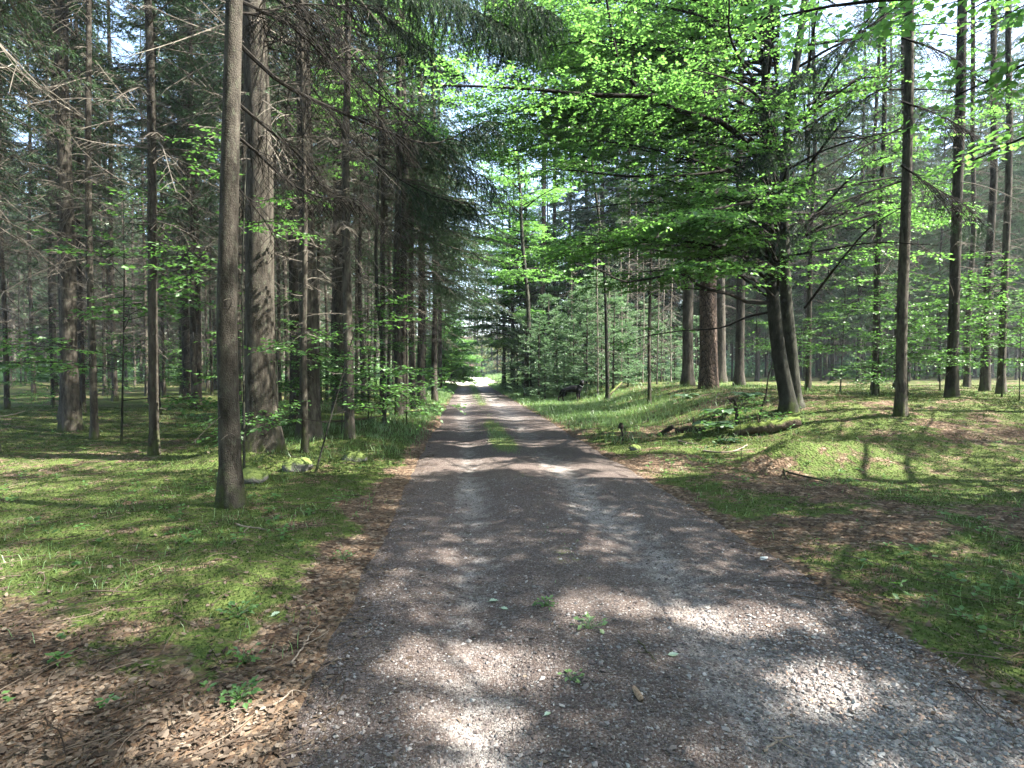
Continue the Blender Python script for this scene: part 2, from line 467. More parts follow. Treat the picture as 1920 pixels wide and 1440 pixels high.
# --- loose stones of the gravel
def make_gravel():
    r = R(4)
    n = 90000
    y = 1.5 + 6.5 * r.random(n) ** 1.5
    u = r.uniform(-1.6, 1.75, n)
    x = track_c(y) + u
    dens = 0.25 + 0.9 * sm(0.0, 0.7, u) * sm(4.6, 2.6, y) + 0.35 * sm(4.5, 2.5, y) + 0.25 * fbm(x * 3, y * 3, 12)
    keep = r.random(n) < dens
    x, y = x[keep], y[keep]; n = len(x)
    s = 0.0035 + 0.0045 * r.random(n) ** 2 + 0.010 * r.random(n) ** 14 + 0.004 * r.random(n) * sm(0.2, 0.9, track_u(x, y)) * sm(4.2, 2.6, y)
    base = np.array([[1, 0, 0], [-1, 0, 0], [0, 1, 0], [0, -1, 0], [0, 0, 1], [0, 0, -1]], float)
    F = np.array([[0, 2, 4], [2, 1, 4], [1, 3, 4], [3, 0, 4], [2, 0, 5], [1, 2, 5], [3, 1, 5], [0, 3, 5]])
    V = base[None] * r.uniform(0.75, 1.35, (n, 6, 3)) + r.normal(0, 0.22, (n, 6, 3))
    a = r.uniform(0, 6.28, n); ca, sa = np.cos(a)[:, None], np.sin(a)[:, None]
    V = V * np.array([1.2, 0.9, 0.62]) * s[:, None, None]
    V = np.stack([V[..., 0] * ca - V[..., 1] * sa, V[..., 0] * sa + V[..., 1] * ca, V[..., 2]], -1)
    V = V + np.stack([x, y, track_z(x, y) + 0.25 * s], 1)[:, None]
    g = Geo()
    g.add(V.reshape(-1, 3), (np.arange(n)[:, None, None] * 6 + F[None]).reshape(-1, 3), np.repeat(np.clip(r.beta(1.6, 2.2, n) + 0.25 * sm(0.0, 0.8, track_u(x, y)) * sm(4.4, 2.5, y), 0, 1), 6))
    tag(g.build('gravel', M['stone']), 'small loose grey and brown stones scattered over the track', 'gravel', kind='stuff')
make_gravel()

# --- ground cover: leaf litter, moss, grass, low herbs (each one object of stuff)
def frame_ok(x, y, m=0.95): return np.abs(x) < m * y + 0.6

def make_litter():
    r = R(5); g = Geo()
    n = 260000
    y = 1.6 + 17 * r.random(n) ** 1.4
    x = r.uniform(-1, 1, n) * (0.95 * y + 0.5)
    u = track_u(x, y); au = np.abs(u) - track_hw(y)
    moss = moss_amount(x, y)
    dens = np.where(au > -0.1, 0.15 + 0.85 * (1 - sm(0.25, 0.6, moss + 0.5 * (fbm(x * 4, y * 4, 13) - 0.5))), 0.0)
    dens = dens * (0.4 + 0.6 * sm(-0.1, 0.4, au))
    dens = np.maximum(dens, 0.10 * sm(-0.75, 0.0, au) * (u < 0))
    dens = np.maximum(dens, (0.03 + 0.10 * sm(0.5, 0.7, fbm(x * 2, y * 2, 39, 2))) * (au > 0))
    dens = np.maximum(dens, 0.006)
    k = r.random(n) < dens * 0.7
    x, y = x[k], y[k]; n = len(x)
    ang = r.uniform(0, 6.28, n)
    tilt = r.normal(0, 0.13, (n, 2))
    d = norm(np.stack([np.cos(ang), np.sin(ang), tilt[:, 0]], 1))
    nr = norm(np.stack([r.normal(0, 0.3, n), r.normal(0, 0.3, n), np.ones(n)], 1))
    nr = norm(nr - d * (nr * d).sum(1, keepdims=True))
    L = 0.008 + 0.038 * r.random(n) ** 1.9; W = L * r.uniform(0.30, 0.85, n)
    z = surf_z(x, y) + 0.004 + 0.02 * r.random(n) ** 2 * (np.abs(track_u(x, y)) > track_hw(y))
    leaf_hex(g, np.stack([x, y, z], 1), d, nr, L, W, np.clip(0.75 * r.beta(1.7, 2.4, n) + 0.3 * (fbm(x * 2.5, y * 2.5, 37) - 0.3), 0, 1), r.uniform(-0.12, 0.16, n), r.normal(0, 0.10, n))
    # twigs lying in the litter
    m = 4200
    ty = 1.7 + 15 * r.random(m) ** 1.4
    tx = r.uniform(-1, 1, m) * (0.92 * ty + 0.3)
    k = (np.abs(track_u(tx, ty)) > track_hw(ty) - 0.15)
    tx, ty = tx[k], ty[k]; m = len(tx)
    a = r.uniform(0, 6.28, m); l = r.uniform(0.06, 0.32, m)
    t = np.linspace(0, 1, 4)[None]
    bend = r.normal(0, 0.12, (m, 1)) * l[:, None]
    px = tx[:, None] + np.cos(a)[:, None] * l[:, None] * t - np.sin(a)[:, None] * bend * np.sin(t * 3.1)
    py = ty[:, None] + np.sin(a)[:, None] * l[:, None] * t + np.cos(a)[:, None] * bend * np.sin(t * 3.1)
    pz = surf_z(px, py) + 0.012 + r.uniform(0, 0.02, (m, 1))
    rr = (0.0018 + 0.0025 * r.random(m))[:, None] * np.array([[1, 0.9, 0.75, 0.5]])
    tubes(g, np.stack([px, py, pz], -1), rr * 0.85, 4, rnd=r.uniform(0.0, 0.6, m))
    tag(g.build('leaf_litter', M['litter']), 'dry brown beech leaves and fine twigs lying on the forest floor', 'leaf litter', kind='stuff')
make_litter()

def blades(g, x, y, h, w, lean, r, zoff=-0.005):
    n = len(x)
    a = r.uniform(0, 6.28, n); b = r.uniform(0, 6.28, n)
    z = surf_z(x, y) + zoff
    c = np.stack([x, y, z], 1)
    s = np.stack([np.cos(a), np.sin(a), np.zeros(n)], 1) * (w * 0.5)[:, None]
    l1 = np.stack([np.cos(b), np.sin(b), np.zeros(n)], 1) * (lean * h)[:, None]
    up = np.zeros((n, 3)); up[:, 2] = h
    mid = c + up * 0.6 + l1 * 0.35
    tip = c + up * (1 - 0.3 * np.minimum(lean, 1.5))[:, None] + l1
    V = np.stack([c - s, c + s, mid + s * 0.7, mid - s * 0.7, tip], 1)
    i = np.arange(n)[:, None] * 5
    rnd = np.repeat(r.random(n), 5)
    g.add(V.reshape(-1, 3), i + np.array([[0, 1, 2, 3]]), rnd)
    g.f.append((i + np.array([[3, 2, 4]])) + g.n - n * 5)

def make_moss():
    r = R(6); g = Geo()
    n = 330000
    y = 2.2 + 20 * r.random(n) ** 1.3
    x = r.uniform(-1, 1, n) * (0.92 * y + 0.3)
    au = np.abs(track_u(x, y)) - track_hw(y)
    k = (au > 0.0) & (r.random(n) < sm(0.35, 0.7, moss_amount(x, y) + 0.7 * (fbm(x * 5, y * 5, 15) - 0.5)))
    x, y = x[k], y[k]; n = len(x)
    s = 0.75 + 0.05 * y
    blades(g, x, y, r.uniform(0.010, 0.032, n) * s, r.uniform(0.006, 0.012, n) * s, r.uniform(0.2, 1.2, n), r)
    tag(g.build('moss', M['moss']), 'short green moss cushioning the forest floor', 'moss', kind='stuff')
make_moss()

def make_grass():
    r = R(7); g = Geo()
    n = 260000
    y = 3.0 + 52 * r.random(n) ** 1.25
    x = track_c(y) + r.uniform(-1, 1, n) * 9.5
    u = track_u(x, y); au = np.abs(u) - track_hw(y)
    nz = fbm(x * 1.2, y * 1.2, 23, 3)
    right = (u > 0) * sm(0.0, 0.35, au) * sm(5.5, 2.5, au) * sm(11, 17, y)
    left = (u < 0) * sm(0.0, 0.35, au) * sm(2.6, 1.1, au) * sm(9, 15, y) * 0.9
    near = 0.32 * sm(0.1, 0.5, au) * sm(4.5, 3.0, au) * sm(0.47, 0.62, nz)
    deep = 0.30 * sm(2.0, 3.5, au) * sm(12, 20, y) * sm(0.42, 0.6, nz)
    strip = np.exp(-((u + 0.08) / 0.22) ** 2) * (0.75 * sm(9.6, 11, y) * sm(17, 15, y) + 0.55 * sm(22, 27, y) + 0.10 * sm(0.5, 0.6, nz) * sm(3, 4, y))
    dens = np.maximum(np.maximum(np.maximum(right, left) * (0.35 + nz), np.maximum(near, deep)), strip * 1.5)
    k = (r.random(n) < dens) & frame_ok(x, y)
    x, y = x[k], y[k]; u = u[k]; n = len(x)
    short = np.where(np.abs(u) < 1.0, 0.35, 1.0)
    h = r.uniform(0.06, 0.21, n) * short * (0.6 + 0.8 * fbm(x * 0.9, y * 0.9, 27, 2))
    blades(g, x, y, h * sm(4, 12, y).clip(0.5), (0.0035 + 0.00045 * y) * np.ones(n), r.uniform(0.2, 1.1, n), r)
    # rank bright grass in the sunny clearing
    n = 26000
    y = r.uniform(46, 100, n); x = track_c(y) + r.uniform(-1, 1, n) * 16
    k = np.abs(track_u(x, y)) > 2.2 + 1.2 * fbm(x * 0.5, y * 0.5, 29)
    x, y = x[k], y[k]; n = len(x)
    blades(g, x, y, r.uniform(0.25, 0.75, n), r.uniform(0.03, 0.06, n), r.uniform(0.1, 0.7, n), r)
    tag(g.build('grass', M['grass']), 'thin green grass along the verges and the middle of the track', 'grass', kind='stuff')
make_grass()

def make_herbs():
    r = R(8); g = Geo()
    cs = []
    n = 2600
    y = 2.4 + 24 * r.random(n) ** 1.2; x = r.uniform(-0.9, 0.9, n) * y
    au = np.abs(track_u(x, y)) - track_hw(y)
    k = (au > 0.35) & (r.random(n) < 0.15 + sm(0.5, 0.62, fbm(x * 0.8, y * 0.8, 33)))
    for xx, yy in zip(x[k], y[k]):
        m = r.integers(4, 11); a = r.uniform(0, 6.28, m); h = r.uniform(0.02, 0.12)
        s = r.uniform(0.02, 0.05)
        c = np.stack([xx + np.cos(a) * s * 0.3, yy + np.sin(a) * s * 0.3, np.full(m, float(ground_z(xx, yy)) + h) + r.uniform(-h * 0.6, 0.02, m)], 1)
        d = norm(np.stack([np.cos(a), np.sin(a), r.uniform(-0.3, 0.4, m)], 1))
        nr = norm(np.stack([r.normal(0, 0.25, m), r.normal(0, 0.25, m), np.ones(m)], 1))
        leaf_quads(g, c, d, nr, np.full(m, s * 1.3) * r.uniform(0.7, 1.3, m), np.full(m, s * 0.8), r.random(m), 0.1)
    tag(g.build('ground_cover', M['sapling_leaf']), 'low leafy herbs and seedlings growing through the moss', 'ground cover', kind='stuff')
make_herbs()

# ------------------------------------------------------------------ sun flecks: openings cut into the crowns, given by where their light should land on the ground
FLECKS = [  # x, y, rx, ry on the ground
    (-0.20, 2.95, 0.42, 0.22), (-0.15, 2.55, 0.22, 0.16), (0.62, 3.70, 0.34, 0.10), (1.40, 3.50, 0.38, 0.12), (1.55, 2.70, 0.20, 0.22), (-1.25, 2.40, 0.26, 0.16),
    (0.1, 8.9, 1.9, 0.16), (-0.9, 9.6, 0.9, 0.22), (3.2, 10.6, 1.6, 0.7), (4.6, 8.4, 0.9, 0.5), (1.9, 8.2, 0.8, 0.25), (-2.9, 8.7, 0.6, 0.3), (-2.6, 15.2, 1.0, 0.5),
    (0.2, 14.3, 1.8, 0.3), (-0.6, 18.5, 1.8, 0.3), (5.0, 12.6, 0.7, 0.4)]
BROKEN = [(1.9, 17.0, 1.7, 2.8), (3.0, 22.0, 1.8, 2.5), (3.2, 13.6, 1.9, 1.2), (-3.0, 17.5, 1.5, 2.0), (-3.3, 24.0, 1.5, 3.0)]     # patches of broken sunlight on the verges
def in_fleck(p, grow=0.07):
    """does the sun ray through p land on a fleck (ground taken as z = 0.05)"""
    p = np.asarray(p, float)
    t = (p[..., 2] - 0.05) / SUN[2]
    gx, gy = p[..., 0] - SUN[0] * t, p[..., 1] - SUN[1] * t
    m = np.zeros(p.shape[:-1], bool)
    w = 0.35 * (vnoise(gx * 5, gy * 5, 71) - 0.5)
    for fx, fy, rx, ry in FLECKS:
        m |= ((gx - fx) / (rx + grow)) ** 2 + ((gy - fy) / (ry + grow)) ** 2 + w < 1
    for fx, fy, rx, ry in BROKEN:
        m |= (((gx - fx) / rx) ** 2 + ((gy - fy) / ry) ** 2 < 1) & (vnoise(gx * 2.2, gy * 3.5, 73) > 0.38)
    gu = track_u(gx, gy)
    m |= (np.abs(gu) < 2.2) & (gy > 7.6) & (gy < 46) & (vnoise(gx * 0.45, gy * 1.9, 74) > 0.60)       # light bands across the track
    # opening cut in the high canopy so that the sun reaches the low beech boughs over the track
    t = (p[..., 2] - 6.2) / SUN[2]
    gx, gy = p[..., 0] - SUN[0] * t, p[..., 1] - SUN[1] * t
    m |= (p[..., 2] > 9.2) & (((gx - 1.6) / 5.0) ** 2 + ((gy - 11.2) / 3.9) ** 2 < 1) & (vnoise(gx * 1.6, gy * 1.6, 72) > 0.3)
    # and one cut so that it strikes the upper stem of the thickest spruce
    t = (p[..., 0] + 3.9) / SUN[0]
    m |= (t > 0.6) & (np.abs(p[..., 1] - SUN[1] * t - 9.4) < 0.42) & (np.abs(p[..., 2] - SUN[2] * t - 5.9) < 1.9)
    return m

# ------------------------------------------------------------------ spruce builder
def trunk_geo(H, r0, rng, lean=(0, 0), rings=16, sides=16, flare=0.6, wob=0.06):
    g = Geo()
    t = np.concatenate([[0, 0.008, 0.02, 0.045], np.linspace(0.09, 1, rings - 4)])
    z = t * H
    ph = rng.uniform(0, 6.28, 4)
    px = lean[0] * z + wob * np.sin(z * 0.35 + ph[0]) * sm(0, 4, z) + 0.4 * wob * np.sin(z * 0.9 + ph[1]) * sm(0, 3, z)
    py = lean[1] * z + wob * np.sin(z * 0.3 + ph[2]) * sm(0, 4, z) + 0.4 * wob * np.sin(z * 0.8 + ph[3]) * sm(0, 3, z)
    rad = r0 * (1 - t) ** 0.75 * 0.95 + 0.12 * r0 * (t > 0.5) + 0.0015
    a = np.arange(sides) * 2 * math.pi / sides
    lob = 1 + 0.7 * np.sin(a[None] * rng.integers(3, 6) + ph[0]) * np.exp(-z[:, None] / (1.6 * r0 + 0.08))
    fl = 1 + flare * np.exp(-z / (1.35 * r0 + 0.07))
    rr = rad[:, None] * (1 + (fl[:, None] - 1) * lob) * (1 + 0.05 * np.sin(a[None] * 2 + z[:, None] * 0.5) + rng.normal(0, 0.018, (len(z), sides)))
    V = np.stack([px[:, None] + rr * np.cos(a), py[:, None] + rr * np.sin(a), np.broadcast_to(z[:, None], rr.shape)], -1)
    V[0, :, 2] -= 0.35
    K = len(z)
    k, i = np.meshgrid(np.arange(K - 1), np.arange(sides), indexing='ij')
    j = (i + 1) % sides
    g.add(V.reshape(-1, 3), np.stack([k * sides + i, k * sides + j, (k + 1) * sides + j, (k + 1) * sides + i], -1).reshape(-1, 4))
    def axis(zz): return np.stack([np.interp(zz, z, px), np.interp(zz, z, py), zz], -1)
    def radius(zz): return np.interp(zz, z, rad)
    return g, axis, radius

def branch_lines(rng, axis, radius, z, az, L, slope, droop, upturn, k=7):
    """z, az, L, slope... arrays (B,) -> (B,k,3)"""
    t = np.linspace(0, 1, k)[None]
    base = axis(z)
    rr = L[:, None] * t
    dz = L[:, None] * (slope[:, None] * t - droop[:, None] * t ** 2 + upturn[:, None] * t ** 3)
    side = 0.10 * L[:, None] * np.sin(t * 2.5 + rng.uniform(0, 6, (len(z), 1))) * t
    off = radius(z)[:, None] * 0.6
    x = base[:, None, 0] + (rr + off) * np.cos(az)[:, None] - side * np.sin(az)[:, None]
    y = base[:, None, 1] + (rr + off) * np.sin(az)[:, None] + side * np.cos(az)[:, None]
    return np.stack([x, y, base[:, None, 2] + dz], -1)

def lerp_line(P, t):
    """P (B,K,3), t (B,N) in 0..1 -> points (B,N,3), tangents"""
    B, K, _ = P.shape
    s = np.clip(t, 0, 0.9999) * (K - 1)
    i = s.astype(int); f = (s - i)[..., None]
    b = np.arange(B)[:, None]
    a, c = P[b, i], P[b, i + 1]
    return a * (1 - f) + c * f, norm(c - a)

def side_twigs(rng, P, per, tmin, tmax, len0, len1, spread, droop, k=3, keep=None):
    """per twigs on each line; returns (B*per,k,3) lines and their start parameter"""
    B = len(P)
    t = tmin + (tmax - tmin) * (np.arange(per)[None] + rng.uniform(0, 1, (B, per))) / per
    p, T = lerp_line(P, t)
    side = np.where((np.arange(per)[None] + rng.integers(0, 2, (B, 1))) % 2 == 0, 1.0, -1.0)
    hor = norm(np.cross(T, np.array([0, 0, 1.0])))
    ang = spread * rng.uniform(0.7, 1.25, (B, per))
    d = norm(T * np.cos(ang)[..., None] + hor * (side * np.sin(ang))[..., None] + np.array([0, 0, 1.0]) * rng.normal(0, 0.15, (B, per))[..., None])
    L = (len0 * (1 - t) + len1 * t) * rng.uniform(0.55, 1.25, (B, per))
    s = np.linspace(0, 1, k)
    Q = p[:, :, None] + d[:, :, None] * (L[..., None] * s)[..., None]
    Q[..., 2] -= (droop * L)[..., None] * s ** 1.6 if np.isscalar(droop) else (droop * L)[..., None] * s ** 1.6
    return Q.reshape(B * per, k, 3), t.reshape(-1), L.reshape(-1)

def needle_tris(g, rng, Q, step, nl, nw, hang=0.0, filt=None):
    """needle tufts (thin triangles) along twigs Q (B,k,3)"""
    seg = np.linalg.norm(Q[:, -1] - Q[:, 0], axis=1)
    n = np.maximum(2, (seg / step).astype(int))
    tot = int(n.sum())
    b = np.repeat(np.arange(len(Q)), n)
    idx = np.arange(tot) - np.repeat(np.cumsum(n) - n, n)
    t = ((idx + rng.uniform(0, 1, tot)) / n[b])
    p, T = lerp_line(Q[b], t[:, None]); p, T = p[:, 0], T[:, 0]
    hor = norm(np.cross(T, np.array([0.02, 0.01, 1.0])))
    up = np.cross(hor, T)
    twr = np.repeat(rng.random(len(Q)) * 0.55, n)
    if filt is not None:
        kk = ~filt(p); p, T, hor, up, twr = p[kk], T[kk], hor[kk], up[kk], twr[kk]; tot = len(p)
    if tot == 0: return
    for sgn in (1, -1, 0):
        a = rng.uniform(0.45, 0.95, tot)
        lat = hor * sgn if sgn else up * np.where(rng.random(tot) < 0.65, 1, -1)[:, None]
        d = norm(T * np.cos(a)[:, None] + lat * np.sin(a)[:, None] + rng.normal(0, 0.15, (tot, 3)) + np.array([0, 0, -hang]))
        L = nl * rng.uniform(0.7, 1.3, tot)
        w = norm(np.cross(d, norm(rng.normal(0, 1, (tot, 3)) + up))) * (nw * 0.5)
        q = p + rng.normal(0, 0.004, (tot, 3))
        V = np.stack([q - w, q + w, q + d * L[:, None]], 1)
        g.add(V.reshape(-1, 3), np.arange(tot * 3).reshape(-1, 3), np.repeat(twr + 0.45 * rng.random(tot), 3))

def dead_branches(g, rng, axis, radius, n, z0, z1, L0, L1, az=None, twig=8, thick=1.0, k=6):
    z = rng.uniform(z0, z1, n)
    a = rng.uniform(0, 6.28, n) if az is None else rng.uniform(az[0], az[1], n)
    L = np.interp(z, [z0, z1], [L0, L1]) * (0.12 + 1.25 * rng.random(n) ** 1.25)
    P = branch_lines(rng, axis, radius, z, a, L, rng.normal(-0.05, 0.32, n), rng.uniform(0.0, 0.75, n), rng.uniform(0, 0.4, n), k)
    r0 = thick * (0.005 + 0.0045 * L)
    tubes(g, P, r0[:, None] * np.linspace(1, 0.35, k)[None], 3, rnd=rng.random(n))
    Q, t, l = side_twigs(rng, P, twig, 0.2, 1.0, 0.42, 0.22, 0.85, 0.45)
    Q = Q.reshape(n, twig, 3, 3) ; sc = np.clip(L / 1.5, 0.25, 1.4)[:, None, None, None]
    Q = (Q[:, :, :1] + (Q - Q[:, :, :1]) * sc).reshape(-1, 3, 3)
    tubes(g, Q, thick * np.array([[0.0036, 0.003, 0.0022]]) * np.ones((len(Q), 1)), 3, rnd=rng.random(len(Q)))
    return P

def live_branches(gb, gn, rng, axis, radius, z, az, L, slope, droop, upturn, per_m=11, tuft=0.06, tw=0.016, step=0.045, hang=0.5, tl=0.42, filt=None):
    P = branch_lines(rng, axis, radius, z, az, L, slope, droop, upturn)
    return live_on_lines(gb, gn, rng, P, L, per_m, tuft, tw, step, hang, tl, filt)

def live_on_lines(gb, gn, rng, P, L, per_m=11, tuft=0.06, tw=0.016, step=0.045, hang=0.5, tl=0.42, filt=None, r0=None, tmin=0.12):
    k = P.shape[1]
    rr = (0.006 + 0.006 * L) if r0 is None else r0
    tubes(gb, P, rr[:, None] * np.linspace(1, 0.25, k)[None], 4, rnd=0.2)
    for lo, hi in ((0, 1.2), (1.2, 2.4), (2.4, 9)):
        m = (L >= lo) & (L < hi)
        if not m.any(): continue
        per = max(7, int(per_m * L[m].mean()))
        Q, t, l = side_twigs(rng, P[m], per, tmin, 1.0, tl * 0.78 * L[m].mean() ** 0.6, 0.17, 0.95, hang)
        if filt is not None:
            kk = ~filt(Q[:, 1]); Q = Q[kk]
        tubes(gb, Q, np.array([[0.004, 0.003, 0.002]]) * np.ones((len(Q), 1)), 3, rnd=0.2)
        if not len(Q): continue
        needle_tris(gn, rng, Q, step, tuft, tw, 0.15, filt)
        tip, _, _ = side_twigs(rng, P[m], 2, 0.9, 1.0, 0.2, 0.16, 0.3, 0.1)
        needle_tris(gn, rng, tip, step, tuft, tw, 0.1, filt)

def spruce(name, label, group, H, r0, seed, crown_base, loc=(0, 0, 0), rz=0.0, lean=(0, 0), dead=(2.5, None, 70, 1.1, 2.2), live_len=2.6, n_live=75,
           low_live=None, twig=8, bark='spruce_bark', tuft=0.075, step=0.055, filt=None, cat='tree', per_m=10, needles='needles'):
    rng = R(seed)
    root = tag(empty(name, loc, rz), label, cat, group)
    tg, axis, radius = trunk_geo(H, r0, rng, lean, flare=0.3 if bark == 'pine_bark' else 0.6)
    tg.build('trunk', M[bark], root, smooth=True)
    gd = Geo(); gn = Geo()
    if dead:
        hi = dead[1] or crown_base + 2.5
        if dead[2] <= 20:
            for _ in range(dead[2] + 12):
                g1 = Geo(); up_ = _ < dead[2]
                dead_branches(g1, rng, axis, radius, 1, dead[0] if up_ else 0.6, hi if up_ else dead[0] + 1, 0.9 if up_ else 0.3, 1.1 if up_ else 0.4, twig=twig if up_ else 2)
                g1.build('dead_branch', M['dead_wood'], root)
        else: dead_branches(gd, rng, axis, radius, dead[2], dead[0], hi, dead[3], dead[4], twig=twig)
        if dead[2] > 20: dead_branches(gd, rng, axis, radius, 16, 0.5, dead[0] + 1.5, 0.25, 0.5, twig=2)       # broken stubs on the lower trunk
    nn = n_live
    z = crown_base + (H * 0.985 - crown_base) * np.sort(rng.random(nn)) ** 0.95
    f = (z - crown_base) / (H - crown_base)
    L = live_len * (1 - f) ** 0.8 * rng.uniform(0.7, 1.15, nn) + 0.25
    L *= np.interp(f, [0, 0.12], [0.8, 1.0])
    slope = np.interp(f, [0, 0.5, 1], [-0.25, 0.0, 0.6]) + rng.normal(0, 0.08, nn)
    F = None
    if filt is not None:
        l0 = np.array(loc)
        F = lambda p: filt(p + l0)
    live_branches(gd, gn, rng, axis, radius, z, rng.uniform(0, 6.28, nn), L, slope, rng.uniform(0.25, 0.55, nn), rng.uniform(0.1, 0.35, nn), per_m, tuft, tuft * 0.27, step, 0.55, filt=F)
    if low_live:                      # lower living boughs on one side (edge trees): z0, z1, n, azimuth range, length
        z0, z1, n, a0, a1, ll = low_live
        z = rng.uniform(z0, z1, n)
        live_branches(gd, gn, rng, axis, radius, z, rng.uniform(a0, a1, n), ll * rng.uniform(0.6, 1.15, n), rng.uniform(-0.25, 0.05, n), rng.uniform(0.2, 0.5, n), rng.uniform(0.1, 0.35, n),
                      per_m + 3, tuft * 0.85, tuft * 0.23, step * 0.85, 0.6)
    if dead and n_live > 100:        # a few thin living sprays among the dead branches
        z = rng.uniform(5, crown_base + 1, 26)
        live_branches(gd, gn, rng, axis, radius, z, rng.uniform(0, 6.28, 26), rng.uniform(0.4, 1.7, 26), rng.uniform(-0.4, 0.1, 26), rng.uniform(0.2, 0.6, 26), rng.uniform(0.1, 0.4, 26), 12, tuft * 0.8, tuft * 0.2, step, 0.6)
    gd.build('dead_branches' if dead and dead[2] > 20 else 'branches', M['dead_wood'] if dead else M['dark_twig'], root)
    gn.build('crown', M[needles], root)
    return root

def young_spruce(name, label, group, H, seed, loc=(0, 0, 0), spread=0.31, needles='young_needles', base=0.15, cat='tree'):
    rng = R(seed)
    root = tag(empty(name, loc), label, cat, group)
    tg, axis, radius = trunk_geo(H, 0.010 + 0.011 * H, rng, wob=0.02, rings=10, sides=8)
    tg.build('trunk', M['spruce_bark'], root, smooth=True)
    gd, gn = Geo(), Geo()
    n = int(24 + 11 * H)
    z = base + (H * 0.985 - base) * np.sort(rng.random(n))
    f = z / H
    L = H * spread * (1 - f) ** 0.75 * rng.uniform(0.45, 1.35, n) + 0.12
    live_branches(gd, gn, rng, axis, radius, z, rng.uniform(0, 6.28, n), L, np.interp(f, [0, 1], [0.05, 0.6]) + rng.normal(0, 0.1, n), rng.uniform(0.15, 0.4, n), rng.uniform(0.1, 0.25, n),
                  17, 0.056, 0.016, 0.026, 0.10)
    gd.build('branches', M['dark_twig'], root)
    gn.build('crown', M[needles], root)
    return root

# ------------------------------------------------------------------ broadleaf builder
def leaf_sprays(gb, gl, rng, lines, sec_step=0.24, sec_len=(1.5, 0.5), ter_step=0.12, ter_len=0.5, leaf_step=0.05, leaf=0.075, tmin=0.15, filt=None, tilt=0.38, droop=0.10):
    """flat layered sprays of leaves on the twigs of each limb line"""
    for P in lines:
        L = np.linalg.norm(np.diff(P, axis=0), axis=1).sum()
        ns = max(3, int(L / sec_step * (1 - tmin)))
        S, ts, ls = side_twigs(rng, P[None], ns, tmin, 1.0, sec_len[0] * min(1, 0.25 * L + 0.15), sec_len[1], 0.9, droop, k=4)
        if filt is not None:
            kk = ~filt(S[:, 2]); S, ls = S[kk], ls[kk]
        if not len(S): continue
        tubes(gb, S, (0.0035 + 0.004 * ls)[:, None] * np.array([[1, 0.8, 0.6, 0.35]]), 3)
        per = max(3, int(ls.mean() / ter_step))
        Tt, tt, lt = side_twigs(rng, S, per, 0.12, 1.0, ter_len, ter_len * 0.55, 0.8, 0.06, k=3)
        if filt is not None:
            kk = ~filt(Tt[:, 1]); Tt = Tt[kk]; lt = lt[kk]
        if not len(Tt): continue
        tubes(gb, Tt, np.array([[0.0026, 0.002, 0.0014]]) * np.ones((len(Tt), 1)), 3)
        n = max(3, int(lt.mean() / leaf_step))
        B = len(Tt)
        t = (np.arange(n)[None] + rng.uniform(0, 1, (B, n))) / n
        p, T = lerp_line(Tt, t)
        hor = norm(np.cross(T, np.array([0, 0, 1.0])))
        side = np.where(np.arange(n) % 2 == 0, 1.0, -1.0)[None]
        a = rng.uniform(0.5, 1.2, (B, n))
        d = norm(T * np.cos(a)[..., None] + hor * (side * np.sin(a))[..., None] + rng.normal(0, 0.18, (B, n, 3)) + np.array([0, 0, -0.12]))
        nr = norm(np.array([0, 0, 1.0]) + rng.normal(0, tilt, (B, n, 3)))
        nr = norm(nr - d * (nr * d).sum(-1, keepdims=True))
        p, d, nr = p.reshape(-1, 3), d.reshape(-1, 3), nr.reshape(-1, 3)
        if filt is not None:
            kk = ~filt(p); p, d, nr = p[kk], d[kk], nr[kk]
        LL = leaf * rng.uniform(0.65, 1.25, len(p))
        leaf_quads(gl, p, d, nr, LL, LL * 0.66, rng.random(len(p)), 0.12)

def curve_limb(rng, a, az, L, rise, sag=0.15, k=10, wig=0.06):
    t = np.linspace(0, 1, k)
    z = L * (rise * t - sag * t ** 2)
    s = wig * L * np.sin(t * rng.uniform(3, 6) + rng.uniform(0, 6)) * t
    return np.stack([a[0] + L * t * np.cos(az) - s * np.sin(az), a[1] + L * t * np.sin(az) + s * np.cos(az), a[2] + z + 0.3 * s], 1)

def broadleaf(name, label, group, loc, H, r0, seed, limb_z=(2.5, None), n_limbs=26, limb_len=3.5, leaf=0.075, bark='beech_bark', az=None, lean=(0, 0), filt=None, sec_step=0.24, leaf_step=0.05, ter_step=0.12, leaves='beech_leaf', cat='tree', wob=0.15):
    rng = R(seed)
    root = tag(empty(name, loc), label, cat, group)
    tg, axis, radius = trunk_geo(H, r0, rng, lean, wob=wob)
    tg.build('trunk', M[bark], root, smooth=True)
    gb, gl = Geo(), Geo()
    lines = []
    z1 = limb_z[1] or H * 0.97
    for i in range(n_limbs):
        z = limb_z[0] + (z1 - limb_z[0]) * (i + rng.random()) / n_limbs
        a = rng.uniform(0, 6.28) if az is None else rng.uniform(*az)
        f = (z - limb_z[0]) / max(H - limb_z[0], 0.1)
        L = limb_len * (0.65 + 0.55 * np.sin(math.pi * min(1, f + 0.25))) * rng.uniform(0.75, 1.15) * (1 - 0.55 * f)
        P = curve_limb(rng, axis(np.array([z]))[0], a, L, np.interp(f, [0, 1], [0.15, 0.9]), 0.2)
        if filt is not None and filt(P + np.array(loc)).mean() > 0.2: continue
        lines.append(P)
        tubes(gb, P, min(radius(z) * 0.55, 0.008 + 0.010 * L) * np.linspace(1, 0.2, 10), 6)
    F = None
    if filt is not None:
        l0 = np.array(loc); F = lambda p: filt(p + l0)
    leaf_sprays(gb, gl, rng, lines, leaf=leaf, filt=F, sec_step=sec_step, leaf_step=leaf_step, ter_step=ter_step)
    gb.build('branches', M['dark_twig'], root)
    gl.build('crown', M[leaves], root)
    return root

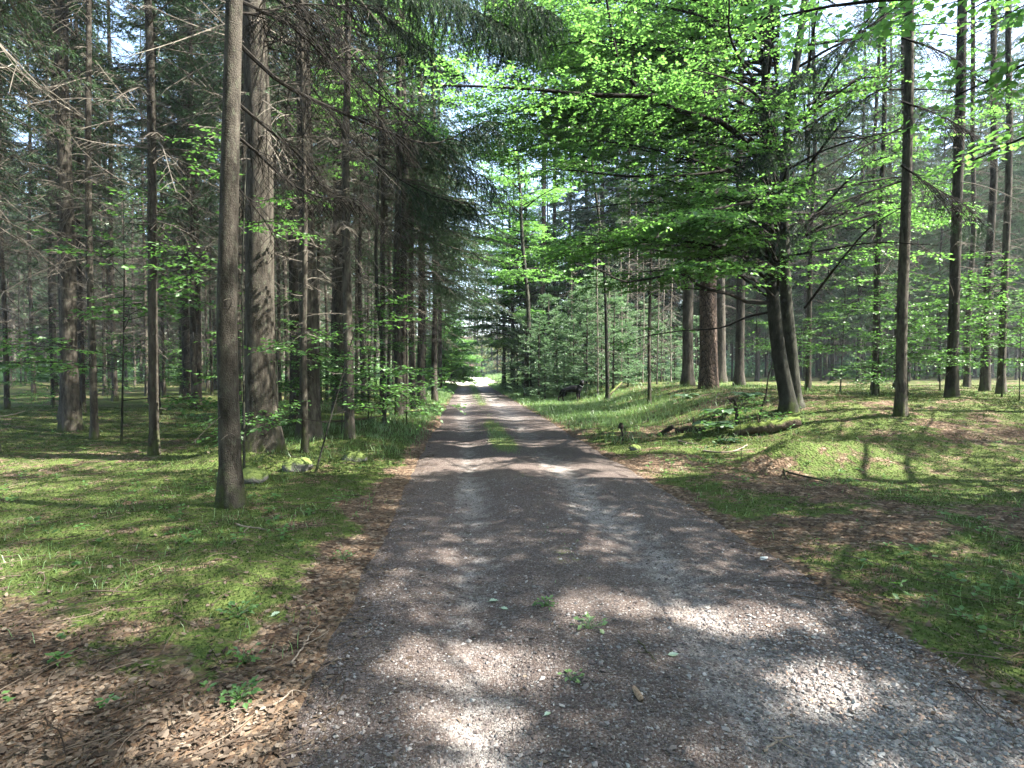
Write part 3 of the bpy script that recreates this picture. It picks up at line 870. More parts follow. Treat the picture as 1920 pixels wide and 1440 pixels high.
# ------------------------------------------------------------------ the named trees of the left side
PI = math.pi
def at_px(px, D):
    x = col_x(px, D); return G(x, D)
LEFT = 'spruces of the stand left of the track'
RIGHT = 'trees of the wood right of the track'
occupied = []
def put(px, D):
    p = at_px(px, D); occupied.append((p[0], p[1])); return p

def px_line(pts, k=14): return smooth_line([ray_pt(*q) for q in pts], k)

def bough(root, name, pts, r0, live=None, seed=0, twigs=26, twl=0.7, droop=0.35, k=16):
    """a long branch through given points with side twigs; live = needle sprays on its outer part"""
    rng = R(seed)
    P = px_line(pts, k) - np.array(root.location)
    F = lambda p: in_fleck(p + np.array(root.location))
    g = Geo()
    tubes(g, P, 1.35 * r0 * np.linspace(1, 0.22, k), 6)
    Q, t, l = side_twigs(rng, P[None], twigs, 0.12, 1.0, twl, twl * 0.45, 0.8, droop, k=4)
    tubes(g, Q, np.array([[0.0050, 0.0042, 0.0032, 0.0022]]) * np.ones((len(Q), 1)), 3)
    S, t2, l2 = side_twigs(rng, Q, 6, 0.15, 1.0, twl * 0.42, twl * 0.25, 0.8, 0.5, k=3)
    tubes(g, S, np.array([[0.0030, 0.0026, 0.0020]]) * np.ones((len(S), 1)), 3)
    b = g.build(name, M['dark_twig'], root)
    if live:
        gn, gb = Geo(), Geo()
        m = t > live
        needle_tris(gn, rng, Q[m], 0.018, 0.036, 0.0075, 0.25, F)
        s2 = np.repeat(m, 6)
        S2 = S[s2].copy(); S2[:, 1:, 2] -= np.array([0.05, 0.16]) * rng.uniform(0.4, 1.6, (len(S2), 1))
        needle_tris(gn, rng, S2, 0.016, 0.036, 0.0075, 0.3, F)
        gn.build('needle_spray', M['shaded_needles'], b)
    return b

p = put(429, 6.1)
near = spruce('spruce_tree', 'dark slim spruce trunk nearest the camera on the left, rooted in moss', LEFT, 22, 0.105, 101, 10.5, loc=p, dead=(6.5, 9.5, 14, 0.8, 1.2), n_live=40, live_len=1.8, lean=(0.004, 0), tuft=0.12, step=0.1, filt=in_fleck)
bough(near, 'branch', [(428, 62, 6.1), (520, 150, 6.6), (600, 193, 7.2), (700, 236, 8.0), (790, 268, 8.6), (840, 262, 9.0), (880, 240, 9.3), (915, 226, 9.6)], 0.019, live=0.62, seed=1, twigs=54, droop=0.6)
bough(near, 'branch', [(430, 180, 6.1), (500, 240, 6.5), (560, 290, 7.0), (600, 345, 7.4), (640, 372, 7.8)], 0.014, seed=2, twigs=40, droop=0.6, twl=0.5)
bough(near, 'branch', [(432, 245, 6.1), (480, 285, 6.3), (540, 340, 6.6), (600, 370, 6.9), (660, 372, 7.2), (720, 420, 7.5)], 0.013, seed=3, twigs=40, droop=0.6, twl=0.5)
bough(near, 'branch', [(425, -10, 6.1), (500, 25, 6.5), (560, 60, 6.9), (640, 140, 7.3), (700, 210, 7.6), (745, 270, 7.9)], 0.015, seed=4, twigs=50, droop=0.6, twl=0.55)
bough(near, 'branch', [(425, -60, 6.1), (520, -20, 6.6), (590, 40, 7.0), (617, 60, 7.2), (618, 110, 7.3)], 0.013, seed=5, twigs=36, droop=0.6, twl=0.5)
bough(near, 'branch', [(428, 20, 6.1), (480, 25, 6.4), (560, 8, 7.0), (620, 10, 7.4), (700, 10, 8.0)], 0.012, seed=6, twigs=44, droop=0.6, twl=0.6)
bough(near, 'branch', [(433, 340, 6.1), (455, 362, 6.2), (500, 420, 6.4), (525, 470, 6.6)], 0.008, seed=7, twigs=12, twl=0.35)

p = put(488, 9.4)
big = spruce('spruce_tree', 'thickest spruce on the left, dark furrowed trunk with a sunlit band high up', LEFT, 27, 0.245, 102, 11.5, loc=p, dead=(4.5, 9.0, 90, 0.7, 1.7), n_live=48, live_len=2.4, lean=(-0.004, 0), tuft=0.12, step=0.1, filt=in_fleck, twig=10)
bough(big, 'branch', [(488, -150, 9.4), (640, -100, 9.7), (760, -45, 10.0), (880, 15, 10.4), (975, 62, 10.8)], 0.024, live=0.30, seed=11, twigs=110, twl=1.0, droop=0.85)
bough(big, 'branch', [(488, -230, 9.4), (660, -160, 10.2), (800, -80, 10.6), (930, -20, 10.8), (1030, 20, 11.0)], 0.024, live=0.30, seed=12, twigs=110, twl=1.0, droop=0.85)
bough(big, 'branch', [(488, -60, 9.4), (600, -30, 10.0), (700, 20, 10.4), (780, 75, 10.8), (850, 130, 11.2)], 0.020, live=0.40, seed=13, twigs=64, twl=0.8, droop=0.8)
bough(big, 'branch', [(492, 60, 9.4), (560, 90, 9.8), (640, 110, 10.4), (720, 110, 11.0), (790, 95, 11.4)], 0.014, seed=14, twigs=36, twl=0.7)
bough(big, 'branch', [(495, -20, 9.4), (600, 60, 9.6), (680, 120, 9.9), (740, 200, 10.2), (770, 290, 10.4)], 0.014, seed=15, twigs=36, twl=0.6, droop=0.6)

p = put(579, 12.2)
t3 = spruce('spruce_tree', 'second thick spruce on the left, grey brown trunk just right of the thickest one', LEFT, 26, 0.205, 103, 10.5, loc=p, dead=(3.6, 10.5, 210, 0.9, 2.3), n_live=60, live_len=2.6, tuft=0.10, step=0.085, twig=20, filt=in_fleck)
bough(t3, 'branch', [(582, 60, 12.2), (680, 150, 12.0), (780, 230, 12.0), (860, 300, 12.2), (930, 345, 12.5)], 0.018, live=0.5, seed=16, twigs=44, twl=0.9, droop=0.75)
bough(t3, 'branch', [(582, 160, 12.2), (660, 260, 12.3), (740, 330, 12.6), (820, 370, 12.9), (890, 380, 13.2)], 0.016, live=0.5, seed=17, twigs=40, twl=0.9, droop=0.75)
p = put(571, 9.9)
spruce('spruce_tree', 'thin black young stem standing in front of the second thick spruce', LEFT, 12, 0.055, 104, 6.0, loc=p, dead=(1.5, 6, 40, 0.5, 0.9), n_live=40, live_len=1.0, tuft=0.07, step=0.05, lean=(-0.004, 0))
p = put(655, 11.2)
spruce('spruce_tree', 'slim straight spruce with a flared mossy foot beside the right hand mossy stone', LEFT, 21, 0.092, 105, 8.5, loc=p, dead=(3.0, 9, 150, 0.8, 1.9), n_live=60, live_len=1.9, tuft=0.085, step=0.065, twig=18, lean=(-0.002, 0))
p = put(553, 14.8)
spruce('spruce_tree', 'pale sunlit spruce trunk between the two thick spruces on the left', LEFT, 24, 0.13, 106, 10, loc=p, dead=(3, 11, 80, 0.9, 1.8), n_live=55, live_len=2.2, tuft=0.1, step=0.08, lean=(-0.018, 0), twig=10)
p = put(637, 18.8)
spruce('spruce_tree', 'smooth grey thick spruce set back behind the slim straight one', LEFT, 26, 0.215, 107, 12, loc=p, dead=(5, 13, 90, 1.0, 2.0), n_live=60, live_len=2.4, tuft=0.1, step=0.08, twig=12)

# edge spruces that close the left side of the track: living boughs low on the track side
E = -0.5, 1.2
EDGE = [(717, 17.0, .085, 'slim spruce at the end of the fallen pole left of the track'), (748, 16.4, .115, 'brown spruce nearest the track in the left row'),
        (758, 18.4, .135, 'grey spruce with a mossy green foot touching the brown one'), (773, 20.5, .11, 'dark spruce half hidden behind the grey mossy footed one'),
        (790, 23.0, .16, 'stout dark spruce in the left row before the last trunk'), (815, 25.0, .125, 'dark spruce closing the left row by the grass verge'),
        (814, 31.0, .14, 'spruce with low green boughs over the left verge'), (824, 38.0, .15, 'far spruce of the left row beside the sunny clearing')]
for i, (px, D, r0, lab) in enumerate(EDGE):
    p = put(px, D)
    spruce('spruce_tree', lab, LEFT, 23 + (i * 7) % 5, r0, 120 + i, 8.5, loc=p, dead=(2.5, 9, 140, 0.9, 2.0), n_live=66, live_len=2.7, tuft=0.085, step=0.065, twig=12,
           low_live=(4.2 if i > 2 else 5.5, 9.0, 26, E[0], E[1], 3.0))

# ------------------------------------------------------------------ spruce variants for the stands
PROTO = []
for i, (H, r0, cb, ll) in enumerate([(25, .15, 11.0, 2.3), (27, .20, 12.5, 2.6), (23, .105, 9.5, 1.9), (26, .17, 10.0, 2.4), (22, .08, 8.5, 1.6), (19, .075, 13.0, 1.0), (24, .11, 17.0, 1.4)]):
    PROTO.append((H, r0, cb, ll, 200 + i))
proto_roots = {}
LIGHTS = [(-60, 0)]
def stand_tree(v, x, y, rz, s, label, group):
    H, r0, cb, ll, seed = PROTO[v]
    loc = G(x, y)
    if v not in proto_roots:
        proto_roots[v] = spruce('spruce_tree', label, group, H, r0, seed, cb, loc=loc, rz=rz, dead=(2.6, cb + 2, 150, 0.9, 2.0), n_live=125 if v < 5 else 44, live_len=ll * 1.1, tuft=0.115, step=0.062, twig=15, per_m=14)
        return proto_roots[v]
    return copy_tree(proto_roots[v], loc, rz, (s, s, s * 0.98), label, group)

rng = R(77)
def px_of(x, y): return 960 + x / y * F_PX
def where_word(x, y):
    d = 'near' if y < 16 else ('middle' if y < 30 else ('far' if y < 55 else 'farthest'))
    return d
def scatter(side, n_max, y0, y1, gap_fn, reject):
    out = []
    tries = 0
    while len(out) < n_max and tries < 60000:
        tries += 1
        y = y0 + (y1 - y0) * rng.random() ** 0.8
        x = rng.uniform(0.2, 1.02 * y + 6) * side + track_c(y)
        px = 960 + x / y * F_PX if y > 1 else 9999
        if reject(x, y, px): continue
        gap = gap_fn(y)
        if any((x - a) ** 2 + (y - b) ** 2 < gap * gap for a, b in occupied): continue
        occupied.append((x, y)); out.append((x, y))
    return out

for i, (px, D, v, lab) in enumerate([(506, 17.5, 4, 'thin trunk seen just right of the thickest spruce'), (523, 21, 5, 'slim trunk in the gap right of the thickest spruce'), (538, 25, 2, 'slender trunk left of the pale sunlit one'), (600, 21.5, 4, 'thin trunk right of the second thick spruce'),
        (613, 26, 5, 'slim trunk deep between the second thick and the smooth grey spruce'), (624, 31, 0, 'trunk far back left of the smooth grey spruce'), (668, 23, 5, 'thin trunk right of the slim straight spruce'), (681, 19.5, 4, 'thin bare trunk midway to the left row'), (692, 27, 5, 'slim pale trunk behind the thin bare one'),
        (704, 32, 2, 'slender far trunk left of the fallen pole end'), (728, 22.5, 4, 'thin trunk between the first two trunks of the left row'), (737, 29, 5, 'slim far trunk left of the brown spruce'), (466, 13.5, 4, 'thin trunk in the gap between the nearest trunk and the thickest spruce'), (448, 16.5, 5, 'slim trunk beside the nearest left trunk, further back')]):
    p = put(px, D)
    stand_tree(v, p[0], p[1], rng.uniform(0, 6.28), rng.uniform(0.85, 1.05), lab, LEFT)

def rej_left(x, y, px):
    u = track_u(x, y)
    if u > -3.3: return True
    if 428 < px < 1500 and y < 19: return True
    if px < 428 and y < 4.5: return True
    if 46 < y < 100 and u > -9: return True
    if abs(px) > 99999 or px < -150: return True
    return False
for (x, y) in scatter(-1, 135, 4.5, 62, lambda y: 1.9 if y < 30 else 2.4, rej_left):
    w = where_word(x, y)
    v = int(rng.choice(7, p=[.18, .14, .16, .14, .14, .12, .12] if y < 19 else [.07, .07, .07, .07, .08, .32, .32]))
    stand_tree(v, x, y, rng.uniform(0, 6.28), rng.uniform(0.85, 1.15),
               {'near': 'bare lower spruce trunk close by at the left edge of the view', 'middle': 'slender grey brown spruce trunk in the middle rows of the left stand',
                'far': 'thin pale spruce trunk deep in the left stand', 'farthest': 'faint thin spruce trunk at the back of the left stand'}[w], w + ' spruces of the left stand')

# ------------------------------------------------------------------ the right side
p = put(1328, 19.0)
spruce('pine_tree', 'massive pine trunk with flaking red brown plated bark on the right', RIGHT, 27, 0.30, 301, 14, loc=p, filt=in_fleck, dead=(7, 14, 30, 0.8, 1.8), n_live=60, live_len=3.0, bark='pine_bark', tuft=0.12, step=0.1)
p = put(1290, 21.0)
spruce('spruce_tree', 'dark trunk standing just left of the massive plated pine', RIGHT, 25, 0.20, 302, 10, loc=p, filt=in_fleck, dead=(3, 10, 80, 1, 2), n_live=60, live_len=2.4, tuft=0.1, step=0.08)
p = put(1386, 21.5)
spruce('spruce_tree', 'trunk with sunlit patches at its foot right of the massive plated pine', RIGHT, 25, 0.17, 303, 11, loc=p, filt=in_fleck, dead=(3, 10, 80, 1, 2), n_live=60, live_len=2.4, tuft=0.1, step=0.08)
p = put(1352, 25.0)
spruce('spruce_tree', 'grey trunk peeping out behind the right flank of the massive plated pine', RIGHT, 25, 0.20, 304, 11, loc=p, filt=in_fleck, dead=(3, 10, 80, 1, 2), n_live=60, live_len=2.4, tuft=0.1, step=0.08)
p = put(1218, 18.0)
spruce('spruce_tree', 'thin young spruce stem alone on the mossy rise right of the dog', RIGHT, 12, 0.055, 305, 6.5, loc=p, filt=in_fleck, dead=(1.4, 6.5, 60, 0.6, 1.0), n_live=40, live_len=1.1, tuft=0.06, step=0.045)
for i, (px, D, r0, lab) in enumerate([(1018, 36, .21, 'tall straight pine with a reddish upper trunk left of the dark spruces'), (1040, 43, .2, 'second reddish pine trunk behind the tall straight one')]):
    p = put(px, D)
    spruce('pine_tree', lab, RIGHT, 29, r0, 310 + i, 21, loc=p, dead=(9, 20, 26, 0.8, 1.8), n_live=40, live_len=2.6, bark='pine_bark', tuft=0.14, step=0.11)
for i, (px, D, lab) in enumerate([(1098, 39, 'dark blue green spruce with drooping boughs behind the thicket'), (1155, 41, 'broad dark spruce right of the drooping one'), (1068, 44, 'dark spruce filling the gap behind the pines'), (1190, 40, 'dark spruce crown rising over the pale thin trunks'), (1245, 45, 'broad spruce closing the view left of the plated pine'), (1310, 47, 'broad spruce far behind the plated pine'), (1385, 43, 'broad spruce behind the trunk with sunlit patches'), (1450, 40, 'broad spruce seen between the twin beech stems and the sunlit trunk'), (1560, 42, 'broad spruce far right of the twin stemmed beech'), (1660, 38, 'broad spruce at the far right behind bare trunks'), (1780, 40, 'broad dark spruce near the right edge of the view'), (1880, 36, 'broad spruce at the right edge behind bare trunks')]):
    p = put(px, D)
    spruce('spruce_tree', lab, RIGHT, 23 + i % 5, 0.15, 320 + i, 3.8 + 0.5 * (i % 4), loc=p, dead=None, n_live=230, live_len=3.7, tuft=0.11, step=0.06, per_m=13)
broad = [o for o in scene.objects if o.get('label', '').startswith('broad dark spruce right of')][0]
for i, (px, D, lab) in enumerate([(1130, 36, 'dark spruce rising behind the middle of the thicket'), (1178, 35.5, 'dark spruce behind the right half of the thicket'), (1222, 37, 'dark spruce left of the trunk beside the plated pine'), (1265, 36, 'dark spruce in the gap left of the trunk beside the plated pine'), (1310, 38.5, 'dark spruce crown above the plated pine, far back'),
        (1352, 37, 'dark spruce between the plated pine and the sunlit footed trunk'), (1420, 36, 'dark spruce between the sunlit footed trunk and the twin stemmed beech'), (1510, 37, 'dark spruce just right of the twin beech stems, far back'), (1610, 35, 'dark spruce behind the slim trunk at the right')]):
    q = put(px, D); k = rng.uniform(0.85, 1.1)
    copy_tree(broad, q, rng.uniform(0, 6.28), (k, k, k), lab, RIGHT)
for i, (px, D, lab) in enumerate([(944, 44, 'dark spruce with a bare black foot where the track meets the sunny clearing'), (962, 40, 'dark green spruce overhanging the right verge ahead of the clearing'), (985, 43, 'spruce crown between the beech and the clearing')]):
    p = put(px, D)
    spruce('spruce_tree', lab, RIGHT, 14 + 2 * i, 0.14, 330 + i, 2.8, loc=p, dead=None, n_live=110, live_len=(1.7, 2.2, 2.8)[i], tuft=0.085, step=0.062, per_m=11)

# young spruce thicket behind the dog
thick = [(1010, 28, 4.2), (1045, 29, 3.2), (1075, 28.5, 3.6), (1100, 27, 4.6), (1128, 26.5, 3.4), (1150, 25, 4.0), (1178, 25, 2.6), (985, 33, 4.8), (965, 37, 4.2), (1030, 33, 5.6), (1065, 33, 5.0), (1110, 32, 6.0), (1160, 31, 5.0), (1200, 29, 3.6), (1240, 28, 3.0), (1265, 25, 2.2), (1000, 42, 7), (1305, 31, 3.6), (1022, 27, 2.4), (1058, 27.2, 2.2), (1088, 29.5, 5.2), (1138, 29, 5.4), (995, 30, 3.8), (948, 38, 3.0), (1215, 31, 4.6), (1172, 28, 3.8), (1118, 30, 5.8), (1040, 31, 4.4), (970, 33.5, 3.0), (1280, 29, 2.8)]
yp = {}
for i, (px, D, H) in enumerate(thick):
    p = put(px, D)
    lab = {0: 'young spruce at the left end of the thicket by the verge', 3: 'leaning pale young spruce directly behind the dog'}.get(i, 'pale green young spruce in the thicket behind the dog')
    if i < 4:
        yp[i] = young_spruce('young_spruce', lab, 'young spruces of the thicket', H, 400 + i, loc=p)
    else:
        s = H / thick[i % 4][2]
        copy_tree(yp[i % 4], p, rng.uniform(0, 6.28), (s, s, s), lab, 'young spruces of the thicket')

dead_root = None
for i, (px, D, sc_) in enumerate([(1121, 24.5, 1.0), (1165, 26.5, .9), (1178, 29, 1.1), (1205, 27, .8), (1232, 25, .9), (1258, 27.5, 1.0), (1192, 33, 1.2), (1070, 30.5, .9), (1245, 31, 1.0), (1141, 27.5, .75)]):
    p = put(px, D); lab = 'pale bare dead young spruce stem standing in the thicket' if i else 'sunlit pale dead stem rising from the thicket right of the dog'
    if i == 0: dead_root = spruce('dead_spruce', lab, 'dead stems in the thicket', 8.5, 0.034, 390, 6.5, loc=p, dead=(0.8, 7.5, 110, 0.8, 0.5), n_live=5, live_len=0.4, twig=7, tuft=0.05, step=0.05, bark='dead_stem')
    else: copy_tree(dead_root, p, rng.uniform(0, 6.28), (sc_, sc_, sc_ * 1.1), lab, 'dead stems in the thicket')

def rej_right(x, y, px):
    u = track_u(x, y)
    if u < 4.5: return True
    if 850 < px < 1420 and y < 27: return True
    if 1420 <= px < 1500 and y < 14: return True
    if px >= 1500 and y < 9.5: return True
    if px < 1240 and y < 34: return True
    if 43 < y < 85 and u < 27: return True
    if 19.5 < y < 34 and 8.5 < x < 27: return True
    if px > 2100: return True
    if y < 17 and u < 9: return True
    return False
for (x, y) in scatter(1, 105, 7, 62, lambda y: 2.0 if y < 30 else 2.5, rej_right):
    w = where_word(x, y)
    v = int(rng.choice(5, p=[.22, .12, .28, .14, .24]))
    if 7 < y < 46: v = 5 + int(rng.random() < 0.5 and (px_of(x, y) > 1560 or not 18 < y < 40))
    stand_tree(v, x, y, rng.uniform(0, 6.28), rng.uniform(0.85, 1.12),
               {'near': 'bare lower spruce trunk close by at the right edge of the view', 'middle': 'slender spruce trunk among the dead branches right of the mossy rise',
                'far': 'thin pale spruce trunk deep in the wood right of the track', 'farthest': 'faint thin spruce trunk at the back of the right hand wood'}[w], w + ' spruces of the right hand wood')

# the twin-stemmed beech on the rise
base = G(col_x(1480, 12.1), 12.1); occupied.append(tuple(base[:2]))
beech = tag(empty('beech_tree', base), 'twin stemmed beech on the right rise spreading bright green leaves over the track', 'tree', RIGHT)
rb = R(500)
for pts, r0 in (([(1479, 768, 12.0), (1474, 735, 12.0), (1460, 660, 12.0), (1449, 560, 12.0), (1443, 470, 12.0), (1437, 330, 12.0), (1435, 180, 12.0), (1440, 20, 12.1), (1420, -160, 12.2), (1425, -330, 12.2)], 0.165),
                ([(1494, 768, 12.3), (1489, 735, 12.3), (1482, 650, 12.3), (1474, 560, 12.3), (1471, 450, 12.3), (1472, 300, 12.4), (1490, 140, 12.5), (1510, 0, 12.6), (1530, -160, 12.7), (1540, -330, 12.8)], 0.155)):
    g = Geo()
    P = px_line(pts, 40) - base
    P[0, 2] -= 0.2
    tubes(g, P, r0 * (np.linspace(1, 0.3, 40) + 0.45 * np.exp(-np.arange(40) / 1.6)), 14)
    g.build('trunk', M['beech_bark'], beech, smooth=True)
LIMBS = [
    [(1432, 205, 12), (1402, 176, 11.7), (1350, 173, 11.3), (1273, 182, 10.9), (1207, 180, 10.6), (1100, 178, 10.3), (1010, 168, 10.2), (930, 163, 10.1), (830, 160, 10.0)],
    [(1438, 330, 12), (1417, 293, 11.7), (1393, 260, 11.5), (1345, 225, 11.2), (1283, 212, 11.0), (1240, 192, 10.8), (1207, 178, 10.6), (1183, 150, 10.5), (1157, 107, 10.3), (1147, 60, 10.2), (1136, -10, 10.1), (1120, -90, 10)],
    [(1437, 180, 12), (1407, 140, 11.8), (1387, 110, 11.6), (1367, 60, 11.4), (1367, -10, 11.2), (1350, -120, 11)],
    [(1443, 568, 12), (1403, 567, 11.5), (1373, 553, 11.1), (1313, 538, 10.6), (1280, 512, 10.3), (1223, 522, 10.0), (1167, 528, 9.8), (1130, 508, 9.7), (1080, 495, 9.6)],
    [(1443, 585, 12), (1400, 595, 12.4), (1350, 615, 12.8), (1280, 620, 13.2), (1215, 630, 13.6), (1180, 640, 13.8)],
    [(1440, 470, 12), (1380, 470, 11.2), (1300, 455, 10.6), (1200, 450, 10.2), (1110, 455, 9.9), (1050, 460, 9.8)],
    [(1440, 430, 12), (1390, 400, 12.5), (1310, 385, 13), (1220, 380, 13.6), (1140, 385, 14.2), (1060, 395, 14.6)],
    [(1437, 300, 12), (1360, 320, 11.5), (1270, 330, 11.2), (1170, 330, 11.0), (1080, 320, 11.0), (1000, 315, 11.2)],
    [(1437, 350, 12), (1350, 290, 13), (1250, 270, 14), (1140, 260, 15), (1040, 255, 16), (960, 270, 17)],
    [(1436, 140, 12), (1340, 90, 12), (1240, 60, 12), (1140, 40, 12), (1050, 35, 12.3), (980, 50, 12.6)],
    [(1437, 80, 12), (1330, 10, 11.4), (1230, -20, 11), (1120, -40, 10.6), (1020, -30, 10.4), (930, -10, 10.2)],
    [(1437, 110, 12), (1320, 130, 13), (1210, 120, 14), (1100, 110, 15), (1000, 110, 16)],
    [(1438, 60, 12), (1360, -40, 13), (1250, -60, 14), (1130, -60, 15), (1020, -30, 16)],
    [(1474, 480, 12.3), (1540, 470, 11.5), (1640, 455, 10.8), (1760, 460, 10.2)],
    [(1473, 320, 12.4), (1550, 280, 12), (1660, 250, 11.6), (1800, 240, 11.4)],
    [(1490, 130, 12.5), (1580, 80, 12.2), (1700, 50, 12), (1850, 40, 11.8)],
    [(1474, 400, 12.3), (1560, 400, 13.5), (1660, 400, 14.5), (1780, 410, 15.5)],
    [(1472, 250, 12.4), (1560, 180, 13.5), (1680, 150, 14.6), (1800, 140, 15.5)],
    [(1441, 400, 12), (1430, 380, 10.5), (1400, 380, 9.3), (1350, 390, 8.4), (1290, 400, 7.8)],
    [(1440, 260, 12), (1440, 220, 10.6), (1420, 180, 9.5), (1370, 150, 8.8), (1300, 130, 8.3)],
    [(1440, 150, 12), (1450, 60, 10.8), (1440, -20, 10), (1400, -60, 9.4), (1330, -80, 9)],
]
for i in (0, 1, 2, 3):
    LIMBS[i] = [(x, y, d - (1.3 if i < 3 else 0.3) * min(1, k / 3)) for k, (x, y, d) in enumerate(LIMBS[i])]
bl_lines = []
for i, pts in enumerate(LIMBS):
    P = px_line(pts, 16) - base
    L = np.linalg.norm(np.diff(P, axis=0), axis=1).sum()
    bl_lines.append(P)
    g = Geo()
    tubes(g, P, (0.016 + 0.0085 * L) * (0.65 if i not in (0, 1, 2) else 0.8) * np.linspace(1, 0.22, 16), 7)
    g.build('limb', M['dark_twig'], beech, smooth=True)
for i in range(112):      # the smaller limbs that fill the crown
    tx, ty, td = rb.uniform(870, 1490), rb.uniform(-120, 470), rb.uniform(10.6, 17)
    if i >= 90: tx, ty, td = rb.uniform(850, 1010), rb.uniform(-60, 340), rb.uniform(12, 17.5)
    if tx < 1050 and ty > 345: continue
    q = ray_pt(tx, ty, td) - base
    hz = min(max(1.6, q[2] - rb.uniform(0.2, 1.6)), 11.5)
    a = np.array([-0.3, 0.0, hz]); d = q - a
    side = np.array([-d[1], d[0], 0]) * rb.uniform(-0.15, 0.15)
    bl_lines.append(smooth_line([a, a + d * 0.33 + side + [0, 0, 0.15], a + d * 0.68 + side + [0, 0, 0.25], q], 12))
for i in range(24):      # low hanging layers
    tx, ty, td = rb.uniform(1040, 1460), rb.uniform(385, 550), rb.uniform(9.2, 13.5)
    q = ray_pt(tx, ty, td) - base
    a = np.array([-0.25, 0.0, max(1.5, q[2] + rb.uniform(-0.3, 0.5))]); d = q - a
    side = np.array([-d[1], d[0], 0]) * rb.uniform(-0.12, 0.12)
    bl_lines.append(smooth_line([a, a + d * 0.33 + side + [0, 0, 0.25], a + d * 0.68 + side + [0, 0, 0.22], q], 12))
for i in range(16):      # sprays hanging in front of the stems
    tx, ty, td = rb.uniform(1320, 1500), rb.uniform(180, 470), rb.uniform(9.0, 11.3)
    q = ray_pt(tx, ty, td) - base
    a = np.array([-0.3, -0.1, max(1.6, q[2] - rb.uniform(0.0, 0.9))]); d = q - a
    bl_lines.append(smooth_line([a, a + d * 0.4 + [0, 0, 0.2], a + d * 0.7 + [0, 0, 0.25], q], 10))
for i in range(22):
    tx, ty, td = rb.uniform(1490, 1950), rb.uniform(-120, 450), rb.uniform(9, 16.5)
    q = ray_pt(tx, ty, td) - base
    a = np.array([0.3, 0.0, min(max(1.6, q[2] - rb.uniform(0.2, 1.6)), 11.5)]); d = q - a
    bl_lines.append(smooth_line([a, a + d * 0.4 + [0, 0, 0.2], a + d * 0.7 + [0, 0, 0.25], q], 12))
for i in range(7):      # upper limbs above the picture, which shade the near track
    zz = rb.uniform(8.5, 15)
    a = rb.uniform(0, 6.28)
    bl_lines.append(curve_limb(rb, np.array([0.0, 0, zz]), a, rb.uniform(2.5, 4.5), 0.35))
gb, gl = Geo(), Geo()
for P in bl_lines[len(LIMBS):]: tubes(gb, P, 0.03 * np.linspace(1, 0.2, len(P)), 5)
leaf_sprays(gb, gl, rb, bl_lines, sec_step=0.19, sec_len=(1.6, 0.6), ter_step=0.11, ter_len=0.55, leaf_step=0.035, leaf=0.070, tmin=0.12, tilt=0.55, filt=lambda p: in_fleck(p + base))
gb.build('twigs', M['dark_twig'], beech)
gl.build('crown', M['beech_leaf'], beech)
print('main beech leaves', gl.n // 4)

p = put(988, 30)
broadleaf('beech_tree', 'slim dark stemmed beech arching over the right verge in the middle distance', RIGHT, p, 15, 0.14, 501, (5.5, None), 44, 3.2, filt=in_fleck, leaf=0.125, sec_step=0.19, leaf_step=0.05, ter_step=0.11, lean=(-0.03, 0))
p = put(1060, 23)
broadleaf('beech_tree', 'leafy young beech standing right of the verge behind the dog', RIGHT, G(p[0] + 1.6, 22.5), 13, 0.075, 502, (5.0, None), 50, 3.3, filt=in_fleck, leaf=0.105, sec_step=0.15, leaf_step=0.042, ter_step=0.085, lean=(-0.05, 0))
for i, (px, D, H, ln, lab) in enumerate([(962, 38, 15, 3.4, 'leafy beech leaning over the right verge just before the clearing'), (982, 41.5, 15, 3.0, 'light green beech beside the dark spruces at the clearing'), (1000, 37, 13, 3.0, 'leafy beech between the tall pines and the verge')]):
    p = put(px, D)
    broadleaf('beech_tree', lab, RIGHT, p, H, 0.13, 505 + i, (2.6, None), 60, ln, leaf=0.15, sec_step=0.20, leaf_step=0.055, ter_step=0.11, lean=(-0.03, 0))
for i, (px, D, H, lab) in enumerate([(846, 50, 5.5, 'sunlit leafy bush on the left edge of the clearing'), (834, 47, 7.5, 'taller sunlit bush behind the left verge of the clearing'), (818, 52, 6, 'sunlit bush half hidden behind the left row of spruces')]):
    q = put(px, D)
    broadleaf('leafy_bush', lab, 'bushes by the sunny clearing', q, H, 0.05, 520 + i, (0.3, None), 60, 2.6, leaf=0.15, sec_step=0.15, leaf_step=0.06, ter_step=0.10, cat='bush', bark='spruce_bark')
p = put(700, 14.5)
broadleaf('beech_tree', 'slender beech with bright leaves high among the dead spruce branches', LEFT, G(col_x(720, 14.3), 14.3), 12.5, 0.05, 503, (6.6, 10.5), 20, 2.0, leaf=0.085, sec_step=0.16, leaf_step=0.045)

